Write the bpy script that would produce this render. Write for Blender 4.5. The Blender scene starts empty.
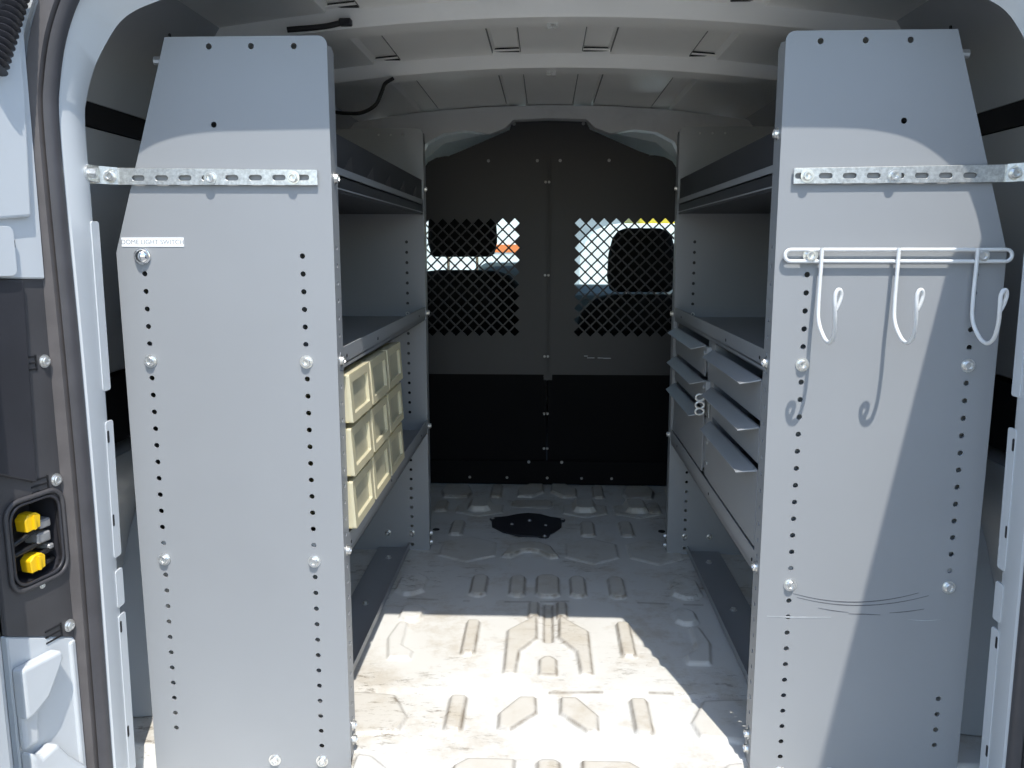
import bpy, bmesh, math, random
import numpy as np
from mathutils import Vector, Matrix
from mathutils.geometry import delaunay_2d_cdt
random.seed(4); rng = np.random.default_rng(4)
scene = bpy.context.scene
col = scene.collection
R = math.radians

# ------------------------------------------------------------------ camera
cam_d = bpy.data.cameras.new('camera'); cam = bpy.data.objects.new('camera', cam_d); col.objects.link(cam)
yaw, pitch, FPX = -0.0399, -0.1613, 840.64
fw = Vector((math.sin(yaw)*math.cos(pitch), math.cos(yaw)*math.cos(pitch), math.sin(pitch)))
cam.location = (-0.009, -1.2011, 0.7928)
cam.rotation_euler = fw.to_track_quat('-Z', 'Y').to_euler()
cam_d.sensor_fit = 'HORIZONTAL'; cam_d.sensor_width = 36.0; cam_d.lens = 36.0*FPX/1024.0
cam_d.clip_start = 0.02; cam_d.clip_end = 300
scene.camera = cam

# ------------------------------------------------------------------ world, sun, exposure
SUNL = Vector((-0.292, 1.0, -1.84)).normalized()
world = bpy.data.worlds.new('world'); scene.world = world; world.use_nodes = True
wn = world.node_tree; wn.nodes.clear()
wo = wn.nodes.new('ShaderNodeOutputWorld'); wb = wn.nodes.new('ShaderNodeBackground'); sk = wn.nodes.new('ShaderNodeTexSky')
sk.sky_type = 'NISHITA'; sk.sun_disc = False; sk.sun_elevation = R(60.5); sk.sun_rotation = math.atan2(0.292, -1.0)
sk.air_density = 1.25; sk.dust_density = 0.6; sk.ozone_density = 1.0
wb.inputs['Strength'].default_value = 0.265
wn.links.new(sk.outputs['Color'], wb.inputs['Color']); wn.links.new(wb.outputs['Background'], wo.inputs['Surface'])
sun_d = bpy.data.lights.new('sun', 'SUN'); sun_d.energy = 4.25; sun_d.angle = R(0.53); sun_d.color = (1.0, 0.955, 0.88)
sun = bpy.data.objects.new('sun', sun_d); col.objects.link(sun); sun.location = (1, -4, 7)
sun.rotation_euler = SUNL.to_track_quat('-Z', 'Y').to_euler()
vs = scene.view_settings
vs.view_transform = 'Standard'; vs.look = 'None'; vs.gamma = 1.0; vs.use_curve_mapping = False
vs.exposure = 0.25

# ------------------------------------------------------------------ materials
def mat(name, colr, rough=0.5, metal=0.0, var=0.06, scale=12.0, bump=0.0, bscale=300.0, spec=0.5, trans=0.0, dirt=None, dirt_amt=0.0, dirt_scale=6.0, aniso=None):
    m = bpy.data.materials.new(name); m.use_nodes = True
    nt = m.node_tree; N = nt.nodes; L = nt.links
    b = N['Principled BSDF']
    b.inputs['Roughness'].default_value = rough; b.inputs['Metallic'].default_value = metal
    b.inputs['Specular IOR Level'].default_value = spec
    tc = N.new('ShaderNodeTexCoord')
    no = N.new('ShaderNodeTexNoise'); no.inputs['Scale'].default_value = scale; no.inputs['Detail'].default_value = 6
    if aniso:
        mp = N.new('ShaderNodeMapping'); mp.inputs['Scale'].default_value = aniso
        L.new(tc.outputs['Object'], mp.inputs['Vector']); L.new(mp.outputs['Vector'], no.inputs['Vector'])
    else:
        L.new(tc.outputs['Object'], no.inputs['Vector'])
    mr = N.new('ShaderNodeMapRange'); mr.inputs['From Min'].default_value = 0.3; mr.inputs['From Max'].default_value = 0.7
    mr.inputs['To Min'].default_value = 1-var; mr.inputs['To Max'].default_value = 1+var
    L.new(no.outputs['Fac'], mr.inputs['Value'])
    mx = N.new('ShaderNodeVectorMath'); mx.operation = 'SCALE'; mx.inputs[0].default_value = colr[:3]
    L.new(mr.outputs['Result'], mx.inputs['Scale'])
    out = mx.outputs['Vector']
    if dirt:
        n2 = N.new('ShaderNodeTexNoise'); n2.inputs['Scale'].default_value = dirt_scale; n2.inputs['Detail'].default_value = 10; n2.inputs['Roughness'].default_value = 0.7
        L.new(tc.outputs['Object'], n2.inputs['Vector'])
        cr = N.new('ShaderNodeMapRange'); cr.inputs['From Min'].default_value = 0.55; cr.inputs['From Max'].default_value = 0.75
        cr.inputs['To Max'].default_value = dirt_amt
        L.new(n2.outputs['Fac'], cr.inputs['Value'])
        mi = N.new('ShaderNodeMix'); mi.data_type = 'RGBA'
        L.new(cr.outputs['Result'], mi.inputs['Factor']); L.new(out, mi.inputs['A']); mi.inputs['B'].default_value = (*dirt, 1)
        out = mi.outputs['Result']
    L.new(out, b.inputs['Base Color'])
    if bump > 0:
        n3 = N.new('ShaderNodeTexNoise'); n3.inputs['Scale'].default_value = bscale; n3.inputs['Detail'].default_value = 3
        L.new(tc.outputs['Object'], n3.inputs['Vector'])
        bp = N.new('ShaderNodeBump'); bp.inputs['Strength'].default_value = bump; bp.inputs['Distance'].default_value = 0.002
        L.new(n3.outputs['Fac'], bp.inputs['Height']); L.new(bp.outputs['Normal'], b.inputs['Normal'])
    if trans > 0:
        tr = N.new('ShaderNodeBsdfTranslucent'); L.new(out, tr.inputs['Color'])
        ms = N.new('ShaderNodeMixShader'); ms.inputs['Fac'].default_value = trans
        o = N['Material Output']
        L.new(b.outputs['BSDF'], ms.inputs[1]); L.new(tr.outputs['BSDF'], ms.inputs[2]); L.new(ms.outputs['Shader'], o.inputs['Surface'])
    return m

def glass_mat(name, tint):
    m = bpy.data.materials.new(name); m.use_nodes = True
    N = m.node_tree.nodes; L = m.node_tree.links; N.clear()
    o = N.new('ShaderNodeOutputMaterial'); t = N.new('ShaderNodeBsdfTransparent'); g = N.new('ShaderNodeBsdfGlossy')
    t.inputs['Color'].default_value = (*tint, 1); g.inputs['Roughness'].default_value = 0.02
    x = N.new('ShaderNodeMixShader'); x.inputs['Fac'].default_value = 0.06
    L.new(t.outputs['BSDF'], x.inputs[1]); L.new(g.outputs['BSDF'], x.inputs[2])
    L.new(x.outputs['Shader'], o.inputs['Surface'])
    return m

M = {}
M['panel'] = mat('grey_powder_coat', (0.282, 0.294, 0.308), 0.45, var=0.025, scale=5, bump=0.03, bscale=900)
M['panel_in'] = M['panel']
M['galv'] = mat('galvanised_steel', (0.66, 0.67, 0.66), 0.38, 0.85, var=0.22, scale=220, bump=0.05, bscale=400)
M['zinc'] = mat('zinc_bolt', (0.78, 0.78, 0.76), 0.28, 0.9, var=0.1, scale=150)
M['chrome'] = mat('chrome', (0.8, 0.8, 0.8), 0.1, 1.0, var=0.02)
M['wire_white'] = mat('white_coated_wire', (0.72, 0.73, 0.73), 0.35, var=0.05, scale=60)
M['body_white'] = mat('body_white_paint', (0.575, 0.605, 0.63), 0.25, var=0.03, scale=4, dirt=(0.45, 0.42, 0.38), dirt_amt=0.25)
M['body_grey'] = mat('interior_primer_grey', (0.60, 0.605, 0.60), 0.45, var=0.05, scale=5, dirt=(0.3, 0.29, 0.27), dirt_amt=0.3)
M['roof'] = mat('roof_inner_paint', (0.92, 0.91, 0.865), 0.35, var=0.04, scale=3, dirt=(0.6, 0.59, 0.55), dirt_amt=0.25, dirt_scale=3)
M['wall'] = mat('wall_inner_paint', (0.50, 0.51, 0.515), 0.5, var=0.06, scale=4)
M['rubber'] = mat('rubber_seal', (0.105, 0.097, 0.098), 0.55, var=0.12, scale=30, bump=0.05)
M['rubber_dark'] = mat('rubber_seal_dark', (0.06, 0.058, 0.064), 0.45, var=0.1, scale=30)
M['black_plastic'] = mat('black_plastic', (0.03, 0.03, 0.036), 0.42, var=0.15, scale=12, bump=0.04)
M['grey_plastic'] = mat('dark_grey_plastic', (0.06, 0.058, 0.062), 0.5, var=0.12, scale=14, bump=0.04)
M['black'] = mat('black_void', (0.008, 0.008, 0.01), 0.6, var=0.1)
M['bulk'] = mat('black_steel_partition', (0.040, 0.040, 0.042), 0.5, var=0.08, scale=3, bump=0.03, bscale=700)
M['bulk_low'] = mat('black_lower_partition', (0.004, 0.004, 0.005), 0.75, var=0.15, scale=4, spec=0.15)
M['fabric'] = mat('black_seat_fabric', (0.012, 0.012, 0.013), 0.9, var=0.2, scale=60, bump=0.2, bscale=500, spec=0.2)
M['bin'] = mat('cream_translucent_plastic', (0.80, 0.75, 0.55), 0.35, var=0.04, scale=15, trans=0.35)
M['bin_window'] = mat('cream_label_window', (0.66, 0.63, 0.47), 0.3, var=0.06, scale=20, trans=0.3)
M['sticker'] = mat('white_sticker', (0.86, 0.87, 0.87), 0.5, var=0.01)
M['ink'] = mat('grey_print', (0.30, 0.31, 0.33), 0.6, var=0.05)
M['yellow'] = mat('yellow_plastic', (0.90, 0.56, 0.01), 0.4, var=0.05)
M['grey_metal'] = mat('grey_connector', (0.32, 0.32, 0.32), 0.4, 0.3, var=0.2, scale=60)
M['cable'] = mat('black_cable', (0.01, 0.01, 0.011), 0.45, var=0.1)
M['liner'] = mat('pale_headliner', (0.80, 0.86, 0.85), 0.8, var=0.04, scale=30)
M['mastic'] = mat('dark_mastic', (0.02, 0.02, 0.02), 0.7, var=0.2)
M['bead_shade'] = mat('grey_bead_shade', (0.22, 0.22, 0.21), 0.7, var=0.2)  # tone for the shading painted along the roof bead edges
M['charcoal'] = mat('charcoal_tray_tone', (0.034, 0.036, 0.041), 0.55, var=0.1)  # dark tone given to upper tray parts to darken the shelf
M['scuff_dark'] = mat('dark_scuff', (0.09, 0.095, 0.11), 0.6, var=0.3, scale=80)
M['scuff_edge_pale'] = mat('pale_scuff_and_edge', (0.38, 0.40, 0.42), 0.5, var=0.2, scale=60)
M['ground'] = mat('pale_asphalt', (0.23, 0.225, 0.215), 0.9, var=0.2, scale=3, bump=0.3, bscale=60)
M['ext_white'] = mat('white_vehicle_paint', (0.82, 0.83, 0.82), 0.25, var=0.02)
M['ext_glass'] = mat('dark_vehicle_glass', (0.10, 0.13, 0.15), 0.08, var=0.1)
M['tyre'] = mat('tyre_rubber', (0.02, 0.02, 0.02), 0.8, var=0.2)
M['orange'] = mat('orange_marking', (0.80, 0.22, 0.06), 0.4, var=0.05)
M['ext_yellow'] = mat('yellow_truck_paint', (0.72, 0.55, 0.04), 0.35, var=0.06)
M['ext_grey'] = mat('grey_block_wall', (0.33, 0.36, 0.39), 0.85, var=0.12, scale=2)
M['dash'] = mat('dashboard_plastic', (0.045, 0.06, 0.06), 0.6, var=0.1)
M['glass'] = glass_mat('windscreen_glass', (0.90, 0.96, 0.94))

# floor: white paint, brown grime collected along the pressings (attribute) plus scuffs
def floor_mat():
    m = bpy.data.materials.new('floor_white_paint'); m.use_nodes = True
    N = m.node_tree.nodes; L = m.node_tree.links; b = N['Principled BSDF']
    b.inputs['Roughness'].default_value = 0.38
    tc = N.new('ShaderNodeTexCoord')
    def noise(scale, detail, rough=0.6, vec=None):
        n = N.new('ShaderNodeTexNoise'); n.inputs['Scale'].default_value = scale; n.inputs['Detail'].default_value = detail; n.inputs['Roughness'].default_value = rough
        L.new(vec or tc.outputs['Object'], n.inputs['Vector']); return n.outputs['Fac']
    def rng_(s, a, b_, c=0.0, d=1.0):
        n = N.new('ShaderNodeMapRange'); n.inputs['From Min'].default_value = a; n.inputs['From Max'].default_value = b_
        n.inputs['To Min'].default_value = c; n.inputs['To Max'].default_value = d; L.new(s, n.inputs['Value']); return n.outputs['Result']
    def mix(fac, A, B):
        n = N.new('ShaderNodeMix'); n.data_type = 'RGBA'; L.new(fac, n.inputs['Factor'])
        for k, v in (('A', A), ('B', B)):
            if isinstance(v, tuple): n.inputs[k].default_value = (*v, 1)
            else: L.new(v, n.inputs[k])
        return n.outputs['Result']
    def mul(a, c):
        n = N.new('ShaderNodeMath'); n.operation = 'MULTIPLY'; L.new(a, n.inputs[0])
        if isinstance(c, float): n.inputs[1].default_value = c
        else: L.new(c, n.inputs[1])
        return n.outputs[0]
    c = mix(rng_(noise(3, 4), 0.35, 0.7), (0.70, 0.70, 0.68), (0.635, 0.62, 0.58))
    c = mix(mul(rng_(noise(7, 10, 0.75), 0.50, 0.62), 0.5), c, (0.46, 0.40, 0.31))
    mp = N.new('ShaderNodeMapping'); mp.inputs['Scale'].default_value = (1.0, 3.2, 1.0); L.new(tc.outputs['Object'], mp.inputs['Vector'])
    sc = mul(rng_(noise(16, 14, 0.85, mp.outputs['Vector']), 0.54, 0.59), rng_(noise(3.5, 3), 0.47, 0.60))
    c = mix(mul(sc, 0.9), c, (0.20, 0.17, 0.13))
    aw = N.new('ShaderNodeAttribute'); aw.attribute_name = 'wear'
    c = mix(mul(mul(aw.outputs['Fac'], rng_(noise(22, 8, 0.7), 0.3, 0.65, 0.5, 1.0)), 0.55), c, (0.47, 0.41, 0.31))
    at = N.new('ShaderNodeAttribute'); at.attribute_name = 'grime'
    c = mix(mul(mul(at.outputs['Fac'], rng_(noise(30, 6, 0.7), 0.3, 0.6, 0.35, 1.0)), 1.0), c, (0.16, 0.125, 0.085))
    L.new(c, b.inputs['Base Color'])
    return m
M['floor'] = floor_mat()

# ------------------------------------------------------------------ mesh helpers
class MB:
    def __init__(s): s.v = []; s.f = []
    def add(s, vs_, fs_):
        k = len(s.v); s.v += [tuple(p) for p in vs_]; s.f += [tuple(i+k for i in f) for f in fs_]; return s
    def box(s, x0, x1, y0, y1, z0, z1):
        return s.add([(x0,y0,z0),(x1,y0,z0),(x1,y1,z0),(x0,y1,z0),(x0,y0,z1),(x1,y0,z1),(x1,y1,z1),(x0,y1,z1)],
                     [(3,2,1,0),(4,5,6,7),(0,1,5,4),(1,2,6,5),(2,3,7,6),(3,0,4,7)])
    def tube(s, pts, r, n=10, closed=False, caps=True):
        pts = [Vector(p) for p in pts]; m = len(pts)
        rad = r if isinstance(r, (list, tuple)) else [r]*m
        tang = []
        for i in range(m):
            a = pts[(i-1) % m] if (closed or i > 0) else pts[i]
            b = pts[(i+1) % m] if (closed or i < m-1) else pts[i]
            tang.append((b-a).normalized())
        up = Vector((0.13, 0.31, 0.94)); 
        if abs(up.dot(tang[0])) > 0.9: up = Vector((1, 0.1, 0))
        nrm = (up - tang[0]*up.dot(tang[0])).normalized()
        vv = []
        for i in range(m):
            nrm = (nrm - tang[i]*nrm.dot(tang[i])).normalized(); bi = tang[i].cross(nrm)
            for k in range(n):
                a = 2*math.pi*k/n; vv.append(pts[i] + (nrm*math.cos(a)+bi*math.sin(a))*rad[i])
        ff = []
        for i in range(m if closed else m-1):
            for k in range(n):
                i2 = (i+1) % m; ff.append((i*n+k, i*n+(k+1) % n, i2*n+(k+1) % n, i2*n+k))
        if caps and not closed: ff += [tuple(range(n-1, -1, -1)), tuple((m-1)*n+k for k in range(n))]
        return s.add(vv, ff)
    def disc(s, c, axis, r, h, n=14, r2=None):
        c = Vector(c); a = Vector(axis).normalized()
        return s.tube([c, c+a*h], [r, r if r2 is None else r2], n)
    def loft(s, rings, closed=True, cap=False):
        n = len(rings[0]); vv = [p for r_ in rings for p in r_]; ff = []
        for i in range(len(rings)-1):
            for k in range(n if closed else n-1):
                ff.append((i*n+k, i*n+(k+1) % n, (i+1)*n+(k+1) % n, (i+1)*n+k))
        if cap: ff += [tuple(range(n-1, -1, -1)), tuple((len(rings)-1)*n+k for k in range(n))]
        return s.add(vv, ff)
    def plate(s, outline, holes, t, place):
        """flat sheet with real holes; place(u, v, w) -> 3D point, w from 0 to t"""
        vs2 = []; ed = []
        for lp in [outline]+list(holes):
            k = len(vs2); vs2 += [Vector(p) for p in lp]; ed += [(k+i, k+(i+1) % len(lp)) for i in range(len(lp))]
        rv, re, rf, *_ = delaunay_2d_cdt(vs2, ed, [], 1, 1e-7)
        hb = [(min(p[0] for p in h), max(p[0] for p in h), min(p[1] for p in h), max(p[1] for p in h), h) for h in holes]
        def inside(x, y, poly):
            c = False; j = len(poly)-1
            for i in range(len(poly)):
                xi, yi = poly[i]; xj, yj = poly[j]
                if (yi > y) != (yj > y) and x < (xj-xi)*(y-yi)/(yj-yi)+xi: c = not c
                j = i
            return c
        keep = []
        for f in rf:
            cx = sum(rv[i][0] for i in f)/len(f); cy = sum(rv[i][1] for i in f)/len(f)
            if not inside(cx, cy, outline): continue
            if any(a <= cx <= b and c <= cy <= d and inside(cx, cy, h) for a, b, c, d, h in hb): continue
            keep.append(tuple(f))
        cnt = {}
        for f in keep:
            for i in range(len(f)):
                e = (f[i], f[(i+1) % len(f)]); cnt.setdefault(tuple(sorted(e)), []).append(e)
        n = len(rv)
        vv = [place(p[0], p[1], 0.0) for p in rv]+[place(p[0], p[1], t) for p in rv]
        ff = list(keep)+[tuple(i+n for i in reversed(f)) for f in keep]
        for k, l in cnt.items():
            if len(l) == 1: a, b = l[0]; ff.append((b, a, a+n, b+n))
        return s.add(vv, ff)
    def mesh(s, name, smooth=None, bevel=0.0, seg=2):
        me = bpy.data.meshes.new(name); me.from_pydata(s.v, [], s.f)
        bm = bmesh.new(); bm.from_mesh(me)
        bmesh.ops.remove_doubles(bm, verts=bm.verts, dist=1e-6)
        if bevel > 0:
            es = [e for e in bm.edges if len(e.link_faces) == 2 and e.calc_face_angle(0) > R(30)]
            bmesh.ops.bevel(bm, geom=es, offset=bevel, segments=seg, affect='EDGES', profile=0.5, clamp_overlap=True)
        bmesh.ops.recalc_face_normals(bm, faces=bm.faces)
        bm.to_mesh(me); bm.free()
        if smooth is not None:
            me.shade_smooth(); me.set_sharp_from_angle(angle=R(smooth))
        me.update(); return me

def link(name, me, m, parent=None, loc=None):
    if isinstance(me, MB): me = me.mesh(name)
    o = bpy.data.objects.new(name, me); col.objects.link(o)
    if m is not None:
        me.materials.clear(); me.materials.append(M[m] if isinstance(m, str) else m)
    if loc is not None: o.location = loc
    if parent is not None:
        o.parent = parent
        root = parent
        off = Vector(parent['_base']) if '_base' in parent else Vector((0, 0, 0))
        o.matrix_parent_inverse = Matrix.Translation(-off)
        o['_base'] = tuple(o.location)
    return o
def tag(o, label, cat, group=None):
    o['label'] = label; o['category'] = cat
    if group: o['group'] = group
    return o
def thing(name, label, cat, base, group=None):
    o = bpy.data.objects.new(name, None); col.objects.link(o); o.location = base; o['_base'] = tuple(base); o.empty_display_size = 0.05
    return tag(o, label, cat, group)
def struct(name, me, m, label=None, **k):
    o = link(name, me, m, **k); o['kind'] = 'structure'
    if label: o['label'] = label
    return o
def circ(x, y, r, n=10): return [(x+r*math.cos(2*math.pi*k/n), y+r*math.sin(2*math.pi*k/n)) for k in range(n)]
def slot(x, y, w, h, n=6):
    r = h/2; pts = []
    for k in range(n+1): a = -math.pi/2+math.pi*k/n; pts.append((x+w/2-r+r*math.cos(a), y+r*math.sin(a)))
    for k in range(n+1): a = math.pi/2+math.pi*k/n; pts.append((x-w/2+r+r*math.cos(a), y+r*math.sin(a)))
    return pts
def roundrect(x0, x1, y0, y1, r, n=5):
    pts = []
    for cx, cy, a0 in ((x1-r, y0+r, -90), (x1-r, y1-r, 0), (x0+r, y1-r, 90), (x0+r, y0+r, 180)):
        for k in range(n+1): a = R(a0+90*k/n); pts.append((cx+r*math.cos(a), cy+r*math.sin(a)))
    return pts
def inY(y0): return lambda u, v, w: (u, y0+w, v)        # sheet in a plane of constant Y
def inX(x0, s=1): return lambda u, v, w: (x0+s*w, u, v)
def inZ(z0): return lambda u, v, w: (u, v, z0+w)

# shared bolt meshes (axis -Y, +X, -X, +Z)
def bolt_mesh(axis, name, r=0.0062, hh=0.005):
    a = Vector(axis).normalized(); b = MB()
    b.disc((0, 0, 0), a, r*1.40, 0.0012, 16)
    u = a.orthogonal().normalized(); v = a.cross(u)
    def ring(rad, h, n=12): return [a*h+(u*math.cos(2*math.pi*k/n)+v*math.sin(2*math.pi*k/n))*rad for k in range(n)]
    t = 0.0012+hh
    b.loft([ring(r*1.04, 0.0012), ring(r, t-0.0008), ring(r*0.88, t), ring(r*0.60, t), ring(r*0.50, t-hh*0.55), ring(r*0.05, t-hh*0.6)])
    return b.mesh(name, smooth=25)
BOLT = {k: bolt_mesh(a, 'bolt') for k, a in {'-y': (0,-1,0), '+x': (1,0,0), '-x': (-1,0,0), '+z': (0,0,1), '+y': (0,1,0)}.items()}
SCREW = {k: bolt_mesh(a, 'screw', 0.004, 0.002) for k, a in {'-y': (0,-1,0), '+z': (0,0,1), '+x': (1,0,0), '-x': (-1,0,0)}.items()}
def bolt(k, p, parent, scale=1.0, lib=BOLT, name='bolt', m='zinc'):
    o = link(name, lib[k], m, parent, loc=p)
    if scale != 1.0: o.scale = (scale,)*3
    return o

# ================================================================== THE SETTING
# ---- pressed steel floor (height field)
def make_floor():
    dx = 0.003
    xs = np.arange(-0.76, 0.7601, dx); ys = np.arange(-0.20, 1.6201, dx)
    X, Y = np.meshgrid(xs, ys); H = np.zeros_like(X); G = np.zeros_like(X); Wr = np.zeros_like(X)
    def emb(poly, h=0.0075, w=0.007, rnd=0.006, line=0.9):
        p = np.array(poly, float); x0, y0 = p.min(0)-0.04; x1, y1 = p.max(0)+0.04
        i0, i1 = np.searchsorted(xs, [x0, x1]); j0, j1 = np.searchsorted(ys, [y0, y1])
        if i1 <= i0 or j1 <= j0: return
        x = X[j0:j1, i0:i1]; y = Y[j0:j1, i0:i1]
        d = np.full(x.shape, 1e9); ins = np.zeros(x.shape, bool); n = len(p)
        for k in range(n):
            a, b = p[k], p[(k+1) % n]; e = b-a; t = np.clip(((x-a[0])*e[0]+(y-a[1])*e[1])/(e@e+1e-12), 0, 1)
            d = np.minimum(d, np.hypot(x-a[0]-t*e[0], y-a[1]-t*e[1]))
            c = (a[1] > y) != (b[1] > y)
            if abs(e[1]) > 1e-12: ins ^= c & (x < e[0]*(y-a[1])/e[1]+a[0])
        sd = np.where(ins, d, -d)+rnd*0.3
        s = np.clip((sd+w*0.5)/w, 0, 1); s = s*s*(3-2*s)
        hh = H[j0:j1, i0:i1]; H[j0:j1, i0:i1] = np.maximum(hh, hh*(1-s)+h*s) if h > 0 else np.minimum(hh, hh*(1-s)+h*s)
        if line > 0.3: Wr[j0:j1, i0:i1] = np.maximum(Wr[j0:j1, i0:i1], np.clip((sd-0.002)/0.003, 0, 1)*line)
        g = np.exp(-((sd-0.001)/0.0028)**2)*line
        G[j0:j1, i0:i1] = np.maximum(G[j0:j1, i0:i1], g)
    def mir(poly, **k):
        emb(poly, **k); emb([(-a, b) for a, b in poly], **k)
    def rect(a, b, c, d, cut=0.0):
        if cut: return [(a+cut, c), (b-cut, c), (b, c+cut), (b, d-cut), (b-cut, d), (a+cut, d), (a, d-cut), (a, c+cut)]
        return [(a, c), (b, c), (b, d), (a, d)]
    def hexa(a, b, c, d): 
        m = (a+b)/2; q = (d-c)*0.24
        return [(a, c+q), (m, c), (b, c+q), (b, d-q), (m, d), (a, d-q)]
    # row nearest the partition
    mir([(-0.345, 1.46), (-0.33, 1.39), (-0.255, 1.385), (-0.245, 1.43), (-0.262, 1.51), (-0.335, 1.525)])
    mir(rect(-0.180, -0.150, 1.39, 1.52, 0.006))
    mir([(-0.092, 1.40), (-0.05, 1.395), (-0.014, 1.45), (-0.016, 1.53), (-0.06, 1.53), (-0.094, 1.48)])
    mir(rect(-0.42, -0.39, 1.39, 1.50, 0.006))
    for a, b in ((-0.275, -0.138), (0.05, 0.178), (0.205, 0.335)):
        emb(hexa(a, b, 1.20, 1.345), h=0.003, line=0.5)
        m = (a+b)/2; emb(rect(m-0.029, m+0.029, 1.24, 1.345, 0.012), h=0.016, w=0.014, line=0.2)
    emb(rect(-0.108, 0.013, 1.29, 1.36, 0.012), h=0.003)
    mir(rect(-0.342, -0.310, 1.24, 1.335, 0.006))
    emb(rect(-0.272, -0.240, 1.03, 1.14, 0.006)); emb(rect(0.097, 0.131, 1.035, 1.145, 0.006)); emb(rect(0.207, 0.239, 1.038, 1.15, 0.006))
    emb(hexa(-0.28, -0.138, 0.83, 1.015), h=0.003, line=0.45)
    emb(hexa(0.215, 0.347, 0.83, 1.02), h=0.003, line=0.45)
    emb(hexa(0.05, 0.182, 0.83, 1.017), h=0.003, line=0.45)
    arc = [(-0.115, 0.872), (-0.098, 0.866), (-0.07, 0.905), (-0.047, 0.915), (-0.02, 0.905), (0.008, 0.866), (0.025, 0.872), (0.008, 0.935), (-0.02, 0.962), (-0.047, 0.968), (-0.075, 0.96), (-0.10, 0.93)]
    emb(arc, h=0.009)
    mir(rect(-0.178, -0.145, 0.62, 0.735, 0.010)); mir(rect(-0.087, -0.055, 0.62, 0.735, 0.010)); emb(rect(-0.025, 0.025, 0.62, 0.74, 0.012))
    mir(rect(-0.352, -0.290, 0.62, 0.735, 0.022), line=0.25)
    # the forked pressing in the middle of the floor
    mir([(-0.026, 0.512), (-0.024, 0.410), (-0.058, 0.352), (-0.063, 0.268), (-0.082, 0.268), (-0.082, 0.442)], h=0.006, w=0.010)
    mir([(-0.040, 0.505), (-0.022, 0.505), (-0.022, 0.583), (-0.040, 0.583)], h=0.006)
    emb(rect(-0.007, 0.009, 0.40, 0.583, 0.003), h=-0.004)
    emb([(-0.015, 0.262), (0.015, 0.262), (0.015, 0.318), (0.006, 0.330), (-0.006, 0.330), (-0.015, 0.318)], h=0.005)
    mir(rect(-0.170, -0.146, 0.340, 0.483, 0.004))
    mir(rect(-0.318, -0.275, 0.488, 0.555, 0.012), line=0.2)
    mir([(-0.27, 0.318), (-0.31, 0.318), (-0.325, 0.40), (-0.315, 0.47), (-0.30, 0.47), (-0.295, 0.37), (-0.27, 0.345)], h=0.006, line=0.2)
    mir([(-0.065, 0.083), (-0.082, 0.088), (-0.083, 0.130), (-0.050, 0.184), (-0.024, 0.184), (-0.022, 0.135)], h=0.006)
    mir(rect(-0.172, -0.146, 0.080, 0.184, 0.004))
    mir([(-0.36, 0.06), (-0.25, 0.075), (-0.243, 0.115), (-0.275, 0.183), (-0.36, 0.19)], h=0.006, line=0.5)
    mir([(-0.145, -0.10), (-0.054, -0.10), (-0.054, 0.0), (-0.125, 0.0), (-0.145, -0.02)], h=0.006)
    emb(rect(-0.016, 0.016, -0.1, 0.001, 0.006), h=0.006)
    mir([(-0.36, -0.12), (-0.27, -0.12), (-0.25, -0.03), (-0.28, 0.0), (-0.36, 0.01)], h=0.006, line=0.4)
    # cross seam with grime
    sy = 0.205+0.006*np.sin(X*9); G = np.maximum(G, 0.8*np.exp(-((Y-sy)/0.004)**2)*(np.sin(X*37)+np.sin(X*13+1) > 0.2)*(np.abs(X-0.2) < 0.2))
    sy = 0.598+0.005*np.sin(X*13); G = np.maximum(G, 0.6*np.exp(-((Y-sy)/0.004)**2)*(np.sin(X*61)+np.sin(X*23+2) > 0.1))
    # broad shallow seam steps
    H += 0.0015*np.tanh((Y-0.205)/0.01)
    H += 0.0008*np.sin(X*7+1)*np.sin(Y*5)
    H *= 1.15
    H -= 0.042*np.clip((0.024-Y)/0.02, 0, 1)*np.clip((np.abs(X)-0.300)/0.010, 0, 1)
    ny, nx = X.shape
    verts = np.stack([X, Y, H], -1).reshape(-1, 3)
    idx = np.arange(ny*nx).reshape(ny, nx)
    quads = np.stack([idx[:-1, :-1], idx[:-1, 1:], idx[1:, 1:], idx[1:, :-1]], -1).reshape(-1, 4)
    me = bpy.data.meshes.new('floor')
    me.vertices.add(len(verts)); me.vertices.foreach_set('co', verts.ravel())
    me.loops.add(quads.size); me.loops.foreach_set('vertex_index', quads.ravel())
    me.polygons.add(len(quads)); me.polygons.foreach_set('loop_start', np.arange(0, quads.size, 4))
    me.update(calc_edges=True)
    me.shade_smooth()
    a = me.attributes.new('grime', 'FLOAT', 'POINT'); a.data.foreach_set('value', G.ravel().astype(np.float32))
    a = me.attributes.new('wear', 'FLOAT', 'POINT'); a.data.foreach_set('value', Wr.ravel().astype(np.float32))
    struct('floor', me, 'floor', 'white painted pressed steel cargo floor with raised ribs and brown scuffs')
make_floor()

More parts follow.
